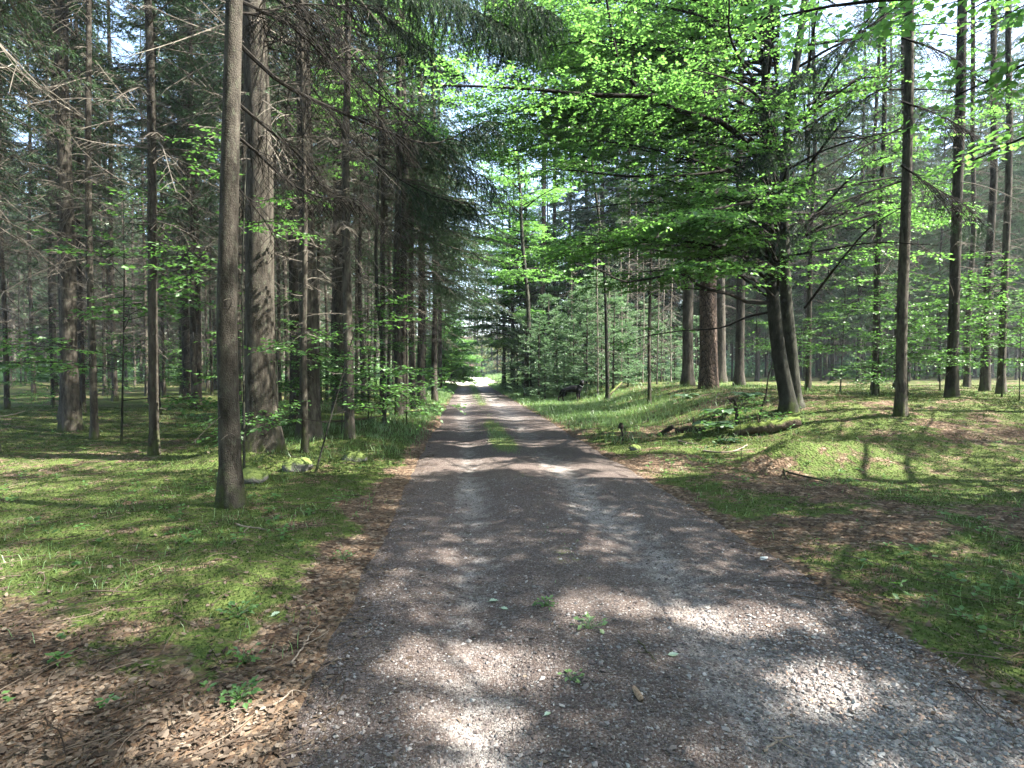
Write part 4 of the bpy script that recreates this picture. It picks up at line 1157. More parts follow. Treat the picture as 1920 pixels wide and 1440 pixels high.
# young beeches growing in the left stand
saps = [(590, 8.1, 2.25, 0.013, 9, 1.3, (0.26, 0.04), (0.55, None), 'thin leaning beech sapling rising from the mossy stones on the left'),
        (455, 7.8, 4.6, 0.016, 6, 1.1, (0.02, 0), (2.6, None), 'beech sapling with bright leaves beside the nearest left trunk'),
        (640, 13.2, 2.4, 0.012, 10, 1.4, (0.03, 0), (0.7, None), 'low beech sapling with flat leaf layers between the left trunks'),
        (520, 11.0, 2.6, 0.012, 10, 1.5, (0.0, 0.02), (0.5, None), 'spreading beech sapling right of the thickest spruce'),
        (690, 15.0, 3.6, 0.014, 11, 1.5, (0.03, 0), (0.6, None), 'beech sapling reaching toward the left row of trunks'),
        (762, 14.8, 4.4, 0.014, 6, 0.8, (-0.01, 0), (2.8, None), 'slim beech sapling with fresh leaves against the brown spruce'),
        (600, 16.5, 2.2, 0.012, 10, 1.6, (0.0, 0), (0.4, None), 'shrubby beech sapling deep between the left trunks'),
        (1392, 9.2, 1.0, 0.003, 5, 0.3, (-0.03, 0.02), (0.4, None), 'tiny nearly bare sapling on the litter patch right of the track')]
for i, (px, D, H, r0, nl, ll, lean, lz, lab) in enumerate(saps):
    p = at_px(px, D)
    broadleaf('beech_sapling', lab, 'young beech saplings', p, H, r0, 540 + i, lz, nl, ll, leaf=0.072, sec_step=0.13, leaf_step=0.045, ter_step=0.10, lean=lean, leaves='sapling_leaf', cat='sapling', wob=0.05)

sap_src = [o for o in scene.objects if o.get('category') == 'sapling'][2:5]
for i in range(26):
    sd = -1 if i < 17 else 1
    for _ in range(300):
        y = rng.uniform(11, 34) if sd < 0 else rng.uniform(10, 17); x = track_c(y) + sd * rng.uniform(4.0 if sd < 0 else 8.5, 22)
        if abs(x) < 0.92 * y and all((x - a) ** 2 + (y - b) ** 2 > 1.2 for a, b in occupied): break
    occupied.append((x, y)); k = rng.uniform(0.7, 1.5)
    copy_tree(sap_src[i % 3], G(x, y), rng.uniform(0, 6.28), (k, k, k), 'leafy beech sapling in the undergrowth among the left trunks' if sd < 0 else 'leafy beech sapling in the undergrowth at the right of the rise', 'beech saplings of the undergrowth')

# dark spruce close on the right, its boughs hanging into the view; its trunk stands at the right edge
p = G(col_x(1690, 10.6), 10.6)
rs = spruce('spruce_tree', 'dark spruce close on the right with blue green boughs hanging before the beech', RIGHT, 22, 0.095, 340, 7.5, loc=p, dead=None, n_live=60, live_len=2.6, tuft=0.10, step=0.08, filt=in_fleck)
for i, pts in enumerate([[(1690, 130, 10.6), (1590, 190, 10.3), (1490, 250, 10.0), (1400, 300, 9.8)], [(1690, 240, 10.6), (1590, 290, 10.3), (1490, 345, 10.0), (1395, 385, 9.8)], [(1690, 340, 10.6), (1600, 370, 10.3), (1510, 410, 10.0), (1425, 450, 9.8)],
                         [(1690, 10, 10.6), (1600, 70, 10.3), (1510, 130, 10.0), (1435, 180, 9.9)], [(1690, 310, 10.6), (1750, 350, 10.3), (1820, 390, 10)], [(1690, 190, 10.6), (1770, 220, 10.3), (1850, 270, 10)], [(1690, 70, 10.6), (1770, 100, 10.3), (1860, 160, 10)]]):
    bough(rs, 'branch', pts, 0.016, live=0.1, seed=60 + i, twigs=34, twl=0.75, droop=0.45)

# unseen trees right of the picture, placed so their crowns shade the near track
for i, (x, y) in enumerate([(7.4, 5.6), (7.6, 0.1), (8.6, 4.6), (8.0, -2.6), (9.5, 6.8)]):
    broadleaf('beech_tree', 'unseen leafy beech shading the near track from right of the view', 'unseen beeches beside the near track', G(x, y), 15 + i % 3, 0.13, 600 + i, (4.2, None), 44, 3.9, leaf=0.12, sec_step=0.22, leaf_step=0.06, ter_step=0.15, filt=in_fleck)
for i, (x, y) in enumerate([(12.5, -1.0), (12.5, 2.6), (13.5, 5.6), (15.5, 0.5), (16.5, 4.4), (12, -5), (16, -4), (18.5, 7.5)]):
    spruce('spruce_tree', 'unseen tall spruce shading the near track from right of the view', 'unseen spruces right of the view', 23 + i % 4, 0.16, 620 + i, 4.5, loc=G(x, y), dead=None, n_live=90, live_len=2.7, tuft=0.16, step=0.11, per_m=8, filt=in_fleck)

for i, (x, y, H) in enumerate([(-5.6, 0.4, 15), (-4.6, -5.0, 16), (5.6, -8.0, 17), (-7.5, -1.8, 15), (-4.4, -11.0, 17), (4.9, -13, 17), (-3.9, -17, 16), (5.0, -19, 16), (1.5, -27, 16), (-2.5, -31, 17), (4.5, -33, 17), (-7, -26, 17)]):  # unseen beeches added to block sky light down the track
    broadleaf('beech_tree', 'unseen leafy beech added behind the viewer to block sky light', 'unseen beeches added behind the viewer', G(x, y), H, 0.14, 650 + i, (5.6 if y > -9 else 3.2, None), 50, 4.6, leaf=0.14, sec_step=0.22, leaf_step=0.06, ter_step=0.15, filt=in_fleck)
# the wood goes on unseen behind the viewer, added to cut open sky light
rb2 = R(888)
for i in range(62):
    sd = -1 if i % 2 else 1
    for _ in range(200):
        y = rb2.uniform(-32, 3.5 if sd < 0 else -6.5); x = track_c(y) + sd * rb2.uniform(3.4 if sd < 0 else 6.5, 26)
        if abs(x) < 0.95 * y + 0.7 and y > 0: continue
        if all((x - a) ** 2 + (y - b) ** 2 > 6 for a, b in occupied): break
    occupied.append((x, y))
    stand_tree(int(rb2.integers(0, 5)), x, y, rb2.uniform(0, 6.28), rb2.uniform(0.85, 1.1), 'unseen spruce of the wood behind the viewer', 'unseen spruces behind the viewer')

# ------------------------------------------------------------------ far wood: one mass behind the stands and beyond the clearing
def far_wood():
    r = R(700); gt, gn, gu = Geo(), Geo(), Geo()
    y = np.concatenate([106 + 62 * r.random(420) ** 1.3, r.uniform(62, 106, 330), r.uniform(62, 106, 330)])
    x = np.concatenate([r.uniform(-1, 1, 420) * 1.0 * y[:420], track_c(y[420:750]) - 10 - 85 * r.random(330), track_c(y[750:]) + np.where(y[750:] < 90, 30, 10) + 85 * r.random(330)])
    for xx, yy in zip(x, y):
        H = r.uniform(22, 29); base = G(xx, yy); zc = r.uniform(5.0, 9.0)
        tubes(gt, base + np.array([[0, 0, -0.3], [0.1, 0, H * 0.5], [0, 0, H]]), np.array([0.16, 0.11, 0.02]) * r.uniform(0.6, 1.3), 6, rnd=r.uniform(0.0, 0.8))
        k = 420
        z = r.uniform(zc, H, k); f = (z - zc) / (H - zc)
        rad = 2.8 * (1 - f) ** 0.8 * np.sqrt(r.random(k)); a = r.uniform(0, 6.28, k)
        c = base + np.stack([rad * np.cos(a), rad * np.sin(a), z - 0.35 * rad], 1)
        d = norm(np.stack([np.cos(a), np.sin(a), r.uniform(-0.7, 0.1, k)], 1) + r.normal(0, 0.3, (k, 3)))
        nr = norm(r.normal(0, 0.5, (k, 3)) + np.array([0, 0, 1.0]))
        leaf_quads(gn, c, d, nr, r.uniform(0.5, 1.1, k), r.uniform(0.15, 0.35, k), r.random(k))
        k = 130                               # dead twigs under the crown
        z = r.uniform(1.5, zc + 1, k); a = r.uniform(0, 6.28, k); l = r.uniform(0.5, 1.6, k)
        P = np.stack([base[0] + np.cos(a)[:, None] * l[:, None] * [0, 1], base[1] + np.sin(a)[:, None] * l[:, None] * [0, 1], base[2] + z[:, None] - l[:, None] * [0, 0.35]], -1)
        tubes(gt, P, np.array([[0.02, 0.008]]) * np.ones((k, 1)), 3, rnd=r.uniform(0, 0.9, k))
    n = 3000                                  # undergrowth
    y = r.uniform(58, 150, n); x = track_c(y) + r.choice([-1, 1], n) * (9 + 90 * r.random(n))
    m = (y > 100) & (r.random(n) < 0.7); x[m] = r.uniform(-1, 1, m.sum()) * y[m]; y = np.where(m, np.maximum(y, 106), y)
    for xx, yy in zip(x, y):
        h = r.uniform(0.6, 4.2) * r.random() ** 0.5 if yy < 104 else r.uniform(0.3, 2.0); k = 70
        q = norm(r.normal(0, 1, (k, 3))) * (r.random((k, 1)) ** 0.4) * [h * 0.8, h * 0.8, h * 0.6] + G(xx, yy) + [0, 0, h * 0.5]
        leaf_quads(gu, q, norm(r.normal(0, 1, (k, 3))), norm(r.normal(0, 0.6, (k, 3)) + [0, 0, 1.0]), r.uniform(0.25, 0.5, k), r.uniform(0.15, 0.3, k), r.random(k))
    o = gn.build('far_wood', M['needles'])
    tag(o, 'distant grey green wood closing the view behind the stands and the sunny clearing', 'wood', kind='stuff')
    gt.build('far_trunks', M['dead_wood'], o)
    gu.build('undergrowth', M['young_needles'], o)
far_wood()

# ------------------------------------------------------------------ the damp air of the wood
HAZE = 0.0005
if HAZE:
    me = bpy.data.meshes.new('haze')
    x0, x1, y0, y1, z0, z1 = -425, 425, -165, 905, -1.6, 62
    me.from_pydata([(x, y, z) for z in (z0, z1) for y in (y0, y1) for x in (x0, x1)], [], [(0, 2, 3, 1), (4, 5, 7, 6), (0, 1, 5, 4), (2, 6, 7, 3), (0, 4, 6, 2), (1, 3, 7, 5)])
    hz = bpy.data.objects.new('haze', me); COL.objects.link(hz)
    b = NB('haze_air')
    pv = b.n('VolumePrincipled', i={'Color': (0.82, 0.92, 1.0), 'Density': HAZE, 'Anisotropy': 0.3})
    o_ = b.n('OutputMaterial'); b.t.links.new(pv.outputs[0], o_.inputs['Volume'])
    me.materials.append(b.m)
    tag(hz, 'thin pale haze hanging in the forest air', 'haze', kind='stuff')

# ------------------------------------------------------------------ the dog
def dog_mesh():
    J = [(-.37, 0, .53, .105), (-.12, 0, .535, .140), (.14, 0, .520, .172), (.30, 0, .60, .115), (.37, -.01, .71, .085), (.405, -.03, .80, .078), (.425, -.11, .785, .055), (.44, -.20, .755, .036)]
    E = [(i, i + 1) for i in range(7)]
    def chain(start, pts):
        prev = start
        for p in pts:
            J.append(p); E.append((prev, len(J) - 1)); prev = len(J) - 1
        return prev
    for s_ in (1, -1):
        dx = 0.03 * s_
        chain(2, [(.25 + dx, .085 * s_, .42, .075), (.22 + dx, .095 * s_, .33, .050), (.25 + dx, .095 * s_, .17, .034), (.245 + dx, .095 * s_, .055, .030), (.30 + dx, .095 * s_, .025, .030)])
        hx = -0.16 if s_ < 0 else 0.0
        chain(0, [(-.36 + hx * .2, .085 * s_, .44, .092), (-.29 + hx * .5, .10 * s_, .31, .064), (-.45 + hx * .9, .10 * s_, .20, .036), (-.43 + hx, .10 * s_, .06, .028), (-.375 + hx, .10 * s_, .025, .030)])
        chain(5, [(.395 + .045 * s_, -.01, .875, .034), (.40 + .062 * s_, -.02, .925, .024), (.40 + .066 * s_, -.02, .965, .008)])
    chain(0, [(-.47, 0, .47, .040), (-.53, .02, .36, .042), (-.55, .02, .22, .034), (-.53, .02, .13, .012)])
    me = bpy.data.meshes.new('dog_skeleton')
    me.from_pydata([j[:3] for j in J], E, [])
    o = bpy.data.objects.new('dog_skeleton', me); COL.objects.link(o)
    o.modifiers.new('skin', 'SKIN')
    lay = me.skin_vertices[0].data
    for k, j in enumerate(J):
        q_ = 1.14 if j[3] > 0.02 else 1.0; lay[k].radius = (j[3] * q_, j[3] * q_); lay[k].use_root = (k == 0)
    sb = o.modifiers.new('sub', 'SUBSURF'); sb.levels = sb.render_levels = 2
    dg = bpy.context.evaluated_depsgraph_get()
    res = bpy.data.meshes.new_from_object(o.evaluated_get(dg))
    bpy.data.objects.remove(o)
    return res
def dog_mat():
    b = NB('dog_fur')
    tc = b.n('TexCoord').outputs['Object']
    z = b.n('SeparateXYZ', i={0: tc}).outputs[2]
    n = b.noise(b.obj((30, 30, 60)), 1.0, 3)
    low = b.smooth(b.math('ADD', z, b.math('MULTIPLY', n, 0.10)), 0.34, 0.16)
    muz = b.smooth(b.n('VectorMath', operation='DISTANCE', i={0: tc, 1: (.44, -.20, .74)}).outputs['Value'], 0.10, 0.05)
    c = b.mix(n, (0.0035, 0.0035, 0.004), (0.010, 0.010, 0.012))
    c = b.mix(b.math('MULTIPLY', low, 0.75), c, (0.055, 0.034, 0.020))
    c = b.mix(b.math('MULTIPLY', muz, 0.5), c, (0.045, 0.038, 0.034))
    return b.princ(c, 0.6, 0.12, b.bump(n, 0.5, 0.01))
p = at_px(1074, 24.5)
dm = dog_mesh(); dm.name = 'dog'
dm.materials.clear(); dm.materials.append(dog_mat())
for q in dm.polygons: q.use_smooth = True
dog = bpy.data.objects.new('dog', dm); COL.objects.link(dog)
dog.location = p; dog.rotation_euler = (0, 0, -0.22)
tag(dog, 'black dog with tan legs standing in the verge grass, head turned to the viewer', 'dog')
g = Geo()
a = np.linspace(0, 2 * PI, 25)
ring = np.stack([.345 + .083 * np.cos(a) * .86, .098 * np.sin(a) - 0.005, .665 - .083 * np.cos(a) * .5], 1)
tubes(g, ring, np.full(25, 0.016), 6)
b_ = NB('collar'); cm = b_.princ((0.45, 0.45, 0.44), 0.5, 0.4)
g.build('collar', cm, dog, smooth=True)
g = Geo()
for s_ in (1, -1):
    c = np.array([.425 + .032 * s_, -.105, .825]); th, ph = np.meshgrid(np.linspace(0, PI, 6), np.arange(8) * PI / 4, indexing='ij')
    V = c + 0.011 * np.stack([np.sin(th) * np.cos(ph), np.sin(th) * np.sin(ph), np.cos(th)], -1).reshape(-1, 3)
    k, i = np.meshgrid(np.arange(5), np.arange(8), indexing='ij')
    g.add(V, np.stack([k * 8 + i, k * 8 + (i + 1) % 8, (k + 1) * 8 + (i + 1) % 8, (k + 1) * 8 + i], -1).reshape(-1, 4))
b_ = NB('dog_eye'); g.build('eyes', b_.princ((0.05, 0.025, 0.01), 0.15, 0.6), dog, smooth=True)

# ------------------------------------------------------------------ logs, stones, snags, sticks
def mossy_mat(name, dark, light, moss, thr=0.35):
    b = NB(name)
    n1 = b.noise(b.obj((9, 9, 9)), 1.0, 5, 0.65); n2 = b.noise(b.obj((40, 40, 40)), 1.0, 4)
    nz = b.n('SeparateXYZ', i={0: b.n('NewGeometry').outputs['Normal']}).outputs[2]
    f = b.math('MULTIPLY', b.smooth(b.math('ADD', nz, b.math('MULTIPLY', b.math('SUBTRACT', n1, 0.5), 1.6)), thr - 0.25, thr + 0.3), moss)
    c = b.mix(n1, dark, light)
    c = b.mix(f, c, b.mix(n2, (0.045, 0.075, 0.015), (0.15, 0.19, 0.05)))
    return b.princ(c, 0.95, 0.1, b.bump(b.math('ADD', n1, b.math('MULTIPLY', n2, 0.6)), 1.0, 0.03))
M['mossy_log'] = mossy_mat('mossy_log', (0.035, 0.026, 0.02), (0.13, 0.10, 0.075), 0.95)
M['rotten_log'] = mossy_mat('rotten_log', (0.014, 0.012, 0.010), (0.055, 0.045, 0.038), 0.35, 0.7)
M['mossy_stone'] = mossy_mat('mossy_stone', (0.05, 0.048, 0.045), (0.17, 0.165, 0.155), 0.9, 0.3)
M['grey_stick'] = NB('grey_stick')
_b = M['grey_stick']; M['grey_stick'] = _b.princ(_b.mix(_b.noise(_b.obj((40, 40, 40)), 1.0, 3), (0.09, 0.07, 0.055), (0.30, 0.25, 0.20)), 0.95, 0.1)

def rough_tube(g, P, rad, n, r, amp=0.12):
    k0 = sum(len(v) for v in g.v)
    tubes(g, P, rad, n, cap=False)
    V = g.v[-1].reshape(len(P), n, 3)
    c = np.asarray(P)[:, None]
    V[:] = c + (V - c) * (1 + r.normal(0, amp, (len(P), n, 1)))
    for kk in (0, len(P) - 1):
        ring = V[kk]; m = ring.mean(0) + (0 if kk else 0)
        g.add(np.vstack([ring, m]), np.array([[i, (i + 1) % n, n] for i in range(n)]))

def log(name, label, cat, pts, rad, mat, seed, stubs=(), group=None):
    r = R(seed)
    P = smooth_line([np.array(q, float) for q in pts], 22)
    o = empty(name, P[0])
    tag(o, label, cat, group)
    g = Geo()
    rough_tube(g, P - P[0], np.interp(np.linspace(0, 1, 22), [0, 1], rad) * (1 + 0.08 * r.normal(0, 1, 22)), 12, r)
    g.build('stem', M[mat], o, smooth=True)
    for t, d, l, rr in stubs:
        i = int(t * 21); g = Geo()
        q = P[i] - P[0] + np.linspace(0, 1, 6)[:, None] * np.array(d, float) * l + 0.03 * l * r.normal(0, 1, (6, 3))
        rough_tube(g, q, rr * np.linspace(1, 0.45, 6), 7, r)
        g.build('stub', M[mat], o, smooth=True)
    return o
def gp(px, D, dz=0.0):
    q = at_px(px, D); q[2] += dz; return q
log('fallen_log', 'mossy fallen log lying in front of the twin stemmed beech', 'log', [gp(1378, 10.9, .06), gp(1415, 10.8, .10), gp(1450, 10.75, .11), gp(1498, 10.8, .08)], (0.085, 0.12), 'mossy_log', 801, [(0.45, (-.3, -.2, 1), .25, .02), (0.75, (.5, -.3, .8), .35, .018)])
log('fallen_log', 'short black rotten log with an upright spike behind the fern', 'log', [gp(1268, 12.2, .12), gp(1290, 12.1, .12), gp(1312, 12.0, .08), gp(1335, 11.9, .05)], (0.075, 0.06), 'rotten_log', 802, [(0.5, (.05, 0, 1), .24, .03), (0.1, (-.2, -.4, -.9), .15, .03)])
log('broken_branch', 'stubby black branch end rising left of the rotten log', 'branch', [gp(1236, 12.6, .0), gp(1248, 12.5, .10), gp(1263, 12.4, .19)], (0.055, 0.05), 'rotten_log', 803)
log('snag', 'thin black upright snag left of the mossy fallen log', 'snag', [gp(1383, 11.6, -.1), gp(1383, 11.6, .15), gp(1380, 11.6, .36), gp(1377, 11.6, .52)], (0.05, 0.022), 'rotten_log', 804, [(0.75, (-.7, 0, .7), .25, .010)])
log('snag', 'curved dark dead stem standing left of the beech foot', 'snag', [gp(1424, 11.3, -.05), gp(1428, 11.3, .25), gp(1437, 11.3, .55), gp(1440, 11.3, .85), gp(1447, 11.3, 1.1)], (0.022, 0.008), 'rotten_log', 805)
log('fallen_pole', 'long thin fallen pole lying across the moss between the left trunks', 'pole', [gp(596, 14.6, .10), gp(650, 15.0, .09), gp(700, 15.6, .10), gp(745, 16.9, .12), gp(792, 18.8, .14)], (0.05, 0.03), 'mossy_log', 806, [(0.5, (.3, -.5, .8), .3, .012)])
o = log('stake', 'short thin stick with a black knobbly top on the grass right of the track', 'stick', [gp(1169, 11.8, -.03), gp(1168, 11.8, .1), gp(1166, 11.8, .22), gp(1165, 11.8, .30)], (0.018, 0.012), 'rotten_log', 808)
g = Geo(); r_ = R(9); kp = np.array([[-.045, 0, .26], [-.043, 0, .30], [-.045, .005, .35], [-.04, 0, .40]]); rough_tube(g, kp, np.array([.02, .052, .055, .022]), 9, r_, 0.15); g.build('knob', M['rotten_log'], o, smooth=True)
log('log_pole', 'pale mossy pole leaning out of the thicket right of the dog', 'pole', [gp(1135, 22.5, .05), gp(1150, 22.8, .25), gp(1166, 23.2, .42)], (0.05, 0.04), 'mossy_log', 809)
STICKS = [([(1272, 11.0), (1292, 10.7), (1312, 10.3)], .016, 'curved pale stick on the sunlit litter right of the track'),
          ([(1320, 9.9), (1360, 9.7), (1390, 9.9), (1402, 10.2)], .017, 'long pale branch lying below the sunlit mossy hummock'),
          ([(438, 5.35), (465, 5.3), (495, 5.25)], .010, 'straight twig on the moss beside the nearest left trunk'),
          ([(540, 2.95), (566, 3.15), (590, 3.4)], .006, 'bent grey twig on the litter left of the track'),
          ([(520, 2.62), (545, 2.70), (580, 2.66)], .004, 'thin arched twig low on the left litter'),
          ([(1200, 3.15), (1222, 3.0), (1236, 2.92)], .004, 'forked dark twig on the gravel beside a green leaf'),
          ([(1440, 2.25), (1465, 2.33), (1500, 2.38)], .006, 'pale stick on the gravel at the lower right'),
          ([(1440, 9.2), (1480, 8.0), (1560, 7.2)], .018, 'dark branch on the litter at the right edge under the hummock'),
          ([(1205, 14.5), (1222, 15.3), (1232, 16.2)], .018, 'dark stick on the moss near the thin young stem'),
          ([(545, 8.1), (575, 7.9), (598, 7.7)], .006, 'pale twig leaning over the dark mossy stone')]
for i, (pts, r0, lab) in enumerate(STICKS):
    q = []
    for px, D in pts:
        x = col_x(px, D); q.append(np.array([x, D, float(surf_z(x, D)) + r0 + 0.004]))
    r = R(820 + i)
    P = smooth_line(q, 14); P[:, :2] += r.normal(0, 0.004 + 0.3 * r0, (14, 2)); P[:, 2] += np.abs(np.sin(np.linspace(0, 3.1, 14))) * r0 * 1.5
    g = Geo(); tubes(g, P - P[0], r0 * np.linspace(1, 0.5, 14), 6)
    j = 6; T = P[j + 1] - P[j]; sd = norm(np.cross(T, [0, 0, 1.0]))
    tubes(g, np.stack([P[j], P[j] + T * 2 + sd * 0.10 * (r0 / .012) ** .5, P[j] + T * 4 + sd * 0.16 * (r0 / .012) ** .5]) - P[0], r0 * np.array([.6, .45, .25]), 5)
    o = g.build('stick', M['rotten_log'] if 'dark' in lab else M['grey_stick'], smooth=True); o.location = P[0]
    tag(o, lab, 'stick')

def stone(label, px, D, sx, sy, sz, seed):
    r = R(seed); th = np.linspace(0, PI, 16); ph = np.arange(24) * PI / 12
    T, Ph = np.meshgrid(th, ph, indexing='ij')
    d = np.stack([np.sin(T) * np.cos(Ph), np.sin(T) * np.sin(Ph), np.cos(T)], -1)
    k = 1 + 0.35 * (fbm(d[..., 0] * 1.7 + d[..., 2] * 1.3 + seed, d[..., 1] * 1.7 - d[..., 2] + 5, seed, 3) - 0.5) * 2
    V = d * k[..., None] * np.array([sx, sy, sz])
    i, j = np.meshgrid(np.arange(15), np.arange(24), indexing='ij')
    g = Geo(); g.add(V.reshape(-1, 3), np.stack([i * 24 + j, (i + 1) * 24 + j, (i + 1) * 24 + (j + 1) % 24, i * 24 + (j + 1) % 24], -1).reshape(-1, 4))
    o = g.build('mossy_stone', M['mossy_stone'], smooth=True); q = at_px(px, D); q[2] += sz * 0.25; o.location = q
    tag(o, label, 'stone')
stone('dark mossy stone at the foot of the leaning sapling', 556, 8.25, .20, .15, .13, 31)
stone('lumpy mossy stone left of the track below the slim straight spruce', 666, 9.2, .21, .15, .11, 32)
stone('low mossy stone between the nearest left trunk and the thickest spruce', 470, 7.6, .20, .2, .13, 33)
stone('small brown stone on the moss right of the black knobbed stick', 1192, 10.2, .10, .08, .07, 34)

# ------------------------------------------------------------------ ferns
def fern(label, px, D, n, L, seed, group=None, az0=0.0, azr=6.28):
    r = R(seed); q = at_px(px, D)
    o = tag(empty('fern', q), label, 'fern', group)
    for k in range(n):
        a = az0 + azr * (k + r.random() * 0.7) / n; l = L * r.uniform(0.75, 1.15); t = np.linspace(0, 1, 12)
        out = l * (0.85 * t + 0.1 * t ** 2); up = l * (1.0 * t - 0.85 * t ** 2) * r.uniform(0.6, 1.1)
        P = np.stack([out * np.cos(a), out * np.sin(a), up], 1)
        g = Geo(); tubes(g, P, 0.004 * np.linspace(1, 0.3, 12) + 0.0005, 4, rnd=0.3)
        m = 34; tt = np.linspace(0.16, 0.99, m); pp, T = lerp_line(P[None], tt[None]); pp, T = pp[0], T[0]
        h = norm(np.cross(T, [0, 0, 1.0]))
        w = 0.30 * l * np.sin(np.clip((1 - tt) * 1.25 + 0.08, 0, 1) * PI * 0.5) * np.interp(tt, [0.16, 0.3], [0.6, 1])
        for sg in (1, -1):
            d = norm(h * sg + T * 0.35 + np.array([0, 0, -0.18])); nr = norm(np.cross(d, T) * -sg + r.normal(0, 0.1, (m, 3)))
            for a0, b0 in ((0, .5), (.35, 1.0)):
                leaf_quads(g, pp + d * w[:, None] * a0, d, nr, w * (b0 - a0), np.full(m, 0.042 * l / 0.6) * (1 - 0.45 * a0), r.random(m), 0.1)
        g.build('frond', M['fern'], o)
    return o
fern('large fern with long arching fronds in front of the rotten log', 1338, 11.3, 8, 0.52, 901)
fern('fern growing behind the log at the snag', 1352, 13.2, 7, 0.5, 902)
fern('small fern near the foot of the plated pine', 1285, 17.2, 6, 0.5, 903)
fern('small fern right of the plated pine on the rise', 1402, 14.6, 6, 0.55, 904)
fern('low fern spreading left of the snag', 1366, 10.6, 6, 0.28, 905)

# ------------------------------------------------------------------ small things on the track
def cone():
    D = 2.63; x = col_x(1203, D); z = float(track_z(x, D))
    r = R(950); g = Geo(); Lc, rc = 0.098, 0.0145
    t = np.linspace(0, 1, 20); prof = rc * np.sqrt(np.clip(np.sin(PI * np.clip(0.10 + 0.86 * t, 0, 1)), 0.02, 1)) * (1 - 0.35 * t)
    tubes(g, np.stack([np.zeros(20), Lc * t, np.zeros(20)], 1), prof * 0.86, 12)
    n = 190; k = np.arange(n); tt = 0.02 + 0.95 * k / n; a = k * 2.39996
    pr = np.interp(tt, t, prof)
    nrm = np.stack([np.cos(a), np.zeros(n), np.sin(a)], 1)
    c = np.stack([pr * np.cos(a) * 0.92, Lc * tt, pr * np.sin(a) * 0.92], 1)
    leaf_quads(g, c, norm(np.array([0, 1.0, 0]) + nrm * 0.30), nrm, np.full(n, 0.0125), np.full(n, 0.0115), r.random(n), 0.10)
    b = NB('cone_scales'); m = b.princ(b.mix(b.attr('rnd'), (0.15, 0.095, 0.058), (0.30, 0.21, 0.14)), 0.7, 0.3)
    o = g.build('spruce_cone', m); o.location = (x, D - 0.05, z + 0.0135); o.rotation_euler = (0.04, 0, 0.16)
    tag(o, 'brown spruce cone lying on the gravel at the front of the track', 'cone')
cone()

def flat_leaf(label, px, D, L, rz, mat, seed, name='fallen_leaf', notch=True):
    r = R(seed); x = col_x(px, D); z = float(surf_z(x, D))
    t = np.linspace(0, 1, 12)
    w = 0.33 * np.sin(PI * t ** 0.85) * (1 + (0.16 * np.sin(t * 26) if notch else 0))
    rows = []
    for sgn in (-1, -0.5, 0, 0.5, 1):
        rows.append(np.stack([L * (t - 0.5), L * w * sgn, 0.06 * L + L * 0.14 * abs(sgn) ** 1.3 * w * 2 + 0.05 * L * np.sin(t * 4 + seed)], 1))
    V = np.stack(rows, 1); K = 12
    i, j = np.meshgrid(np.arange(K - 1), np.arange(4), indexing='ij')
    g = Geo(); g.add(V.reshape(-1, 3), np.stack([i * 5 + j, (i + 1) * 5 + j, (i + 1) * 5 + j + 1, i * 5 + j + 1], -1).reshape(-1, 4), r.uniform(0.3, 0.9))
    tubes(g, np.array([[-.5 * L, 0, .07 * L], [-.65 * L, .02 * L, .08 * L], [-.8 * L, .05 * L, .05 * L]]), np.array([.0012, .001, .0008]), 4)
    o = g.build(name, M[mat], smooth=True); o.location = (x, D, z + 0.003); o.rotation_euler = (0.05, -0.06, rz)
    tag(o, label, 'leaf')
M['pale_leaf'] = leaf_mat('pale_leaf', (0.22, 0.30, 0.20), (0.30, 0.40, 0.26), (0.2, 0.3, 0.12), 0.25, 0.10)
M['grey_leaf'] = leaf_mat('grey_leaf', (0.42, 0.42, 0.40), (0.5, 0.5, 0.48), (0.2, 0.2, 0.2), 0.15, 0.08)
flat_leaf('pale green fallen leaf on the middle of the track, upper of two', 926, 3.82, .065, 0.3, 'pale_leaf', 1)
flat_leaf('pale green fallen leaf on the middle of the track, lower of two', 946, 3.68, .055, -0.5, 'pale_leaf', 2)
flat_leaf('green fallen leaf on the gravel beside the forked twig', 1267, 3.03, .060, 0.1, 'pale_leaf', 3)
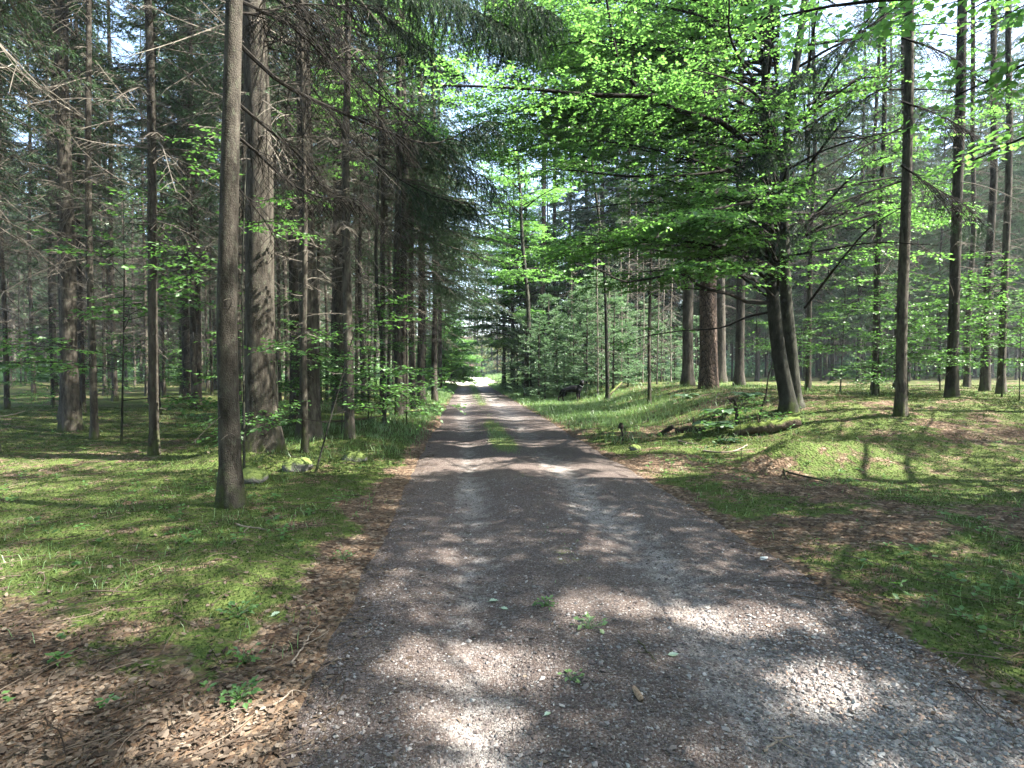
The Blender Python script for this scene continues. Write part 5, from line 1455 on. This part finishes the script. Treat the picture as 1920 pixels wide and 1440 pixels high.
flat_leaf('greyish white torn leaf near the right edge of the track', 1437, 4.63, .085, 0.4, 'grey_leaf', 4)
flat_leaf('light green leaf on the left litter near the track edge', 512, 3.52, .060, 0.9, 'pale_leaf', 5)
flat_leaf('small green leaf at the very front of the track', 1028, 2.52, .035, 0.6, 'pale_leaf', 6)
flat_leaf('yellowish leaf on the dark gravel left of the cone', 985, 2.85, .030, 1.2, 'litter', 7)

def weed(label, px, D, n, s, seed, h=0.03, mat='sapling_leaf'):
    r = R(seed); x = col_x(px, D); z = float(surf_z(x, D)); g = Geo()
    a = r.uniform(0, 6.28, n); rad = s * np.sqrt(r.random(n)); hh = h * (0.3 + r.random(n))
    c = np.stack([rad * np.cos(a), rad * np.sin(a), hh], 1)
    st = np.stack([np.zeros((n, 3)) + [0, 0, -0.005], c * [0.6, 0.6, 0.8], c], 1)
    tubes(g, st, np.array([[.0012, .001, .0008]]) * np.ones((n, 1)), 4, rnd=0.4)
    d = norm(np.stack([np.cos(a), np.sin(a), r.uniform(-.3, .5, n)], 1) + r.normal(0, .3, (n, 3)))
    nr = norm(np.stack([r.normal(0, .3, n), r.normal(0, .3, n), np.ones(n)], 1))
    l = r.uniform(.018, .036, n) * (s / 0.05) ** 0.5
    leaf_quads(g, c, d, nr, l, l * 0.7, r.random(n), 0.15)
    o = g.build('weed', M[mat]); o.location = (x, D, z); tag(o, label, 'weed')
weed('small dark green weed rosette in the middle of the track', 1024, 3.65, 34, .065, 11)
weed('thin tuft of weeds on the gravel right of the rosette', 1104, 3.33, 22, .085, 12, .035, 'grass')
weed('straggly seedling on the sunlit gravel left of the cone', 1072, 2.78, 14, .055, 13, .03, 'grass')
weed('leafy green seedling patch on the litter at the lower left', 442, 2.62, 46, .075, 14, .06)
weed('seedling with broad leaves on the left litter above the lowest patch', 452, 2.95, 26, .07, 15, .06)
weed('green seedling cluster where the left moss meets the litter', 440, 3.45, 30, .09, 16, .06)
weed('herb tuft on the left debris strip beside the track edge', 640, 4.6, 22, .07, 17, .05)
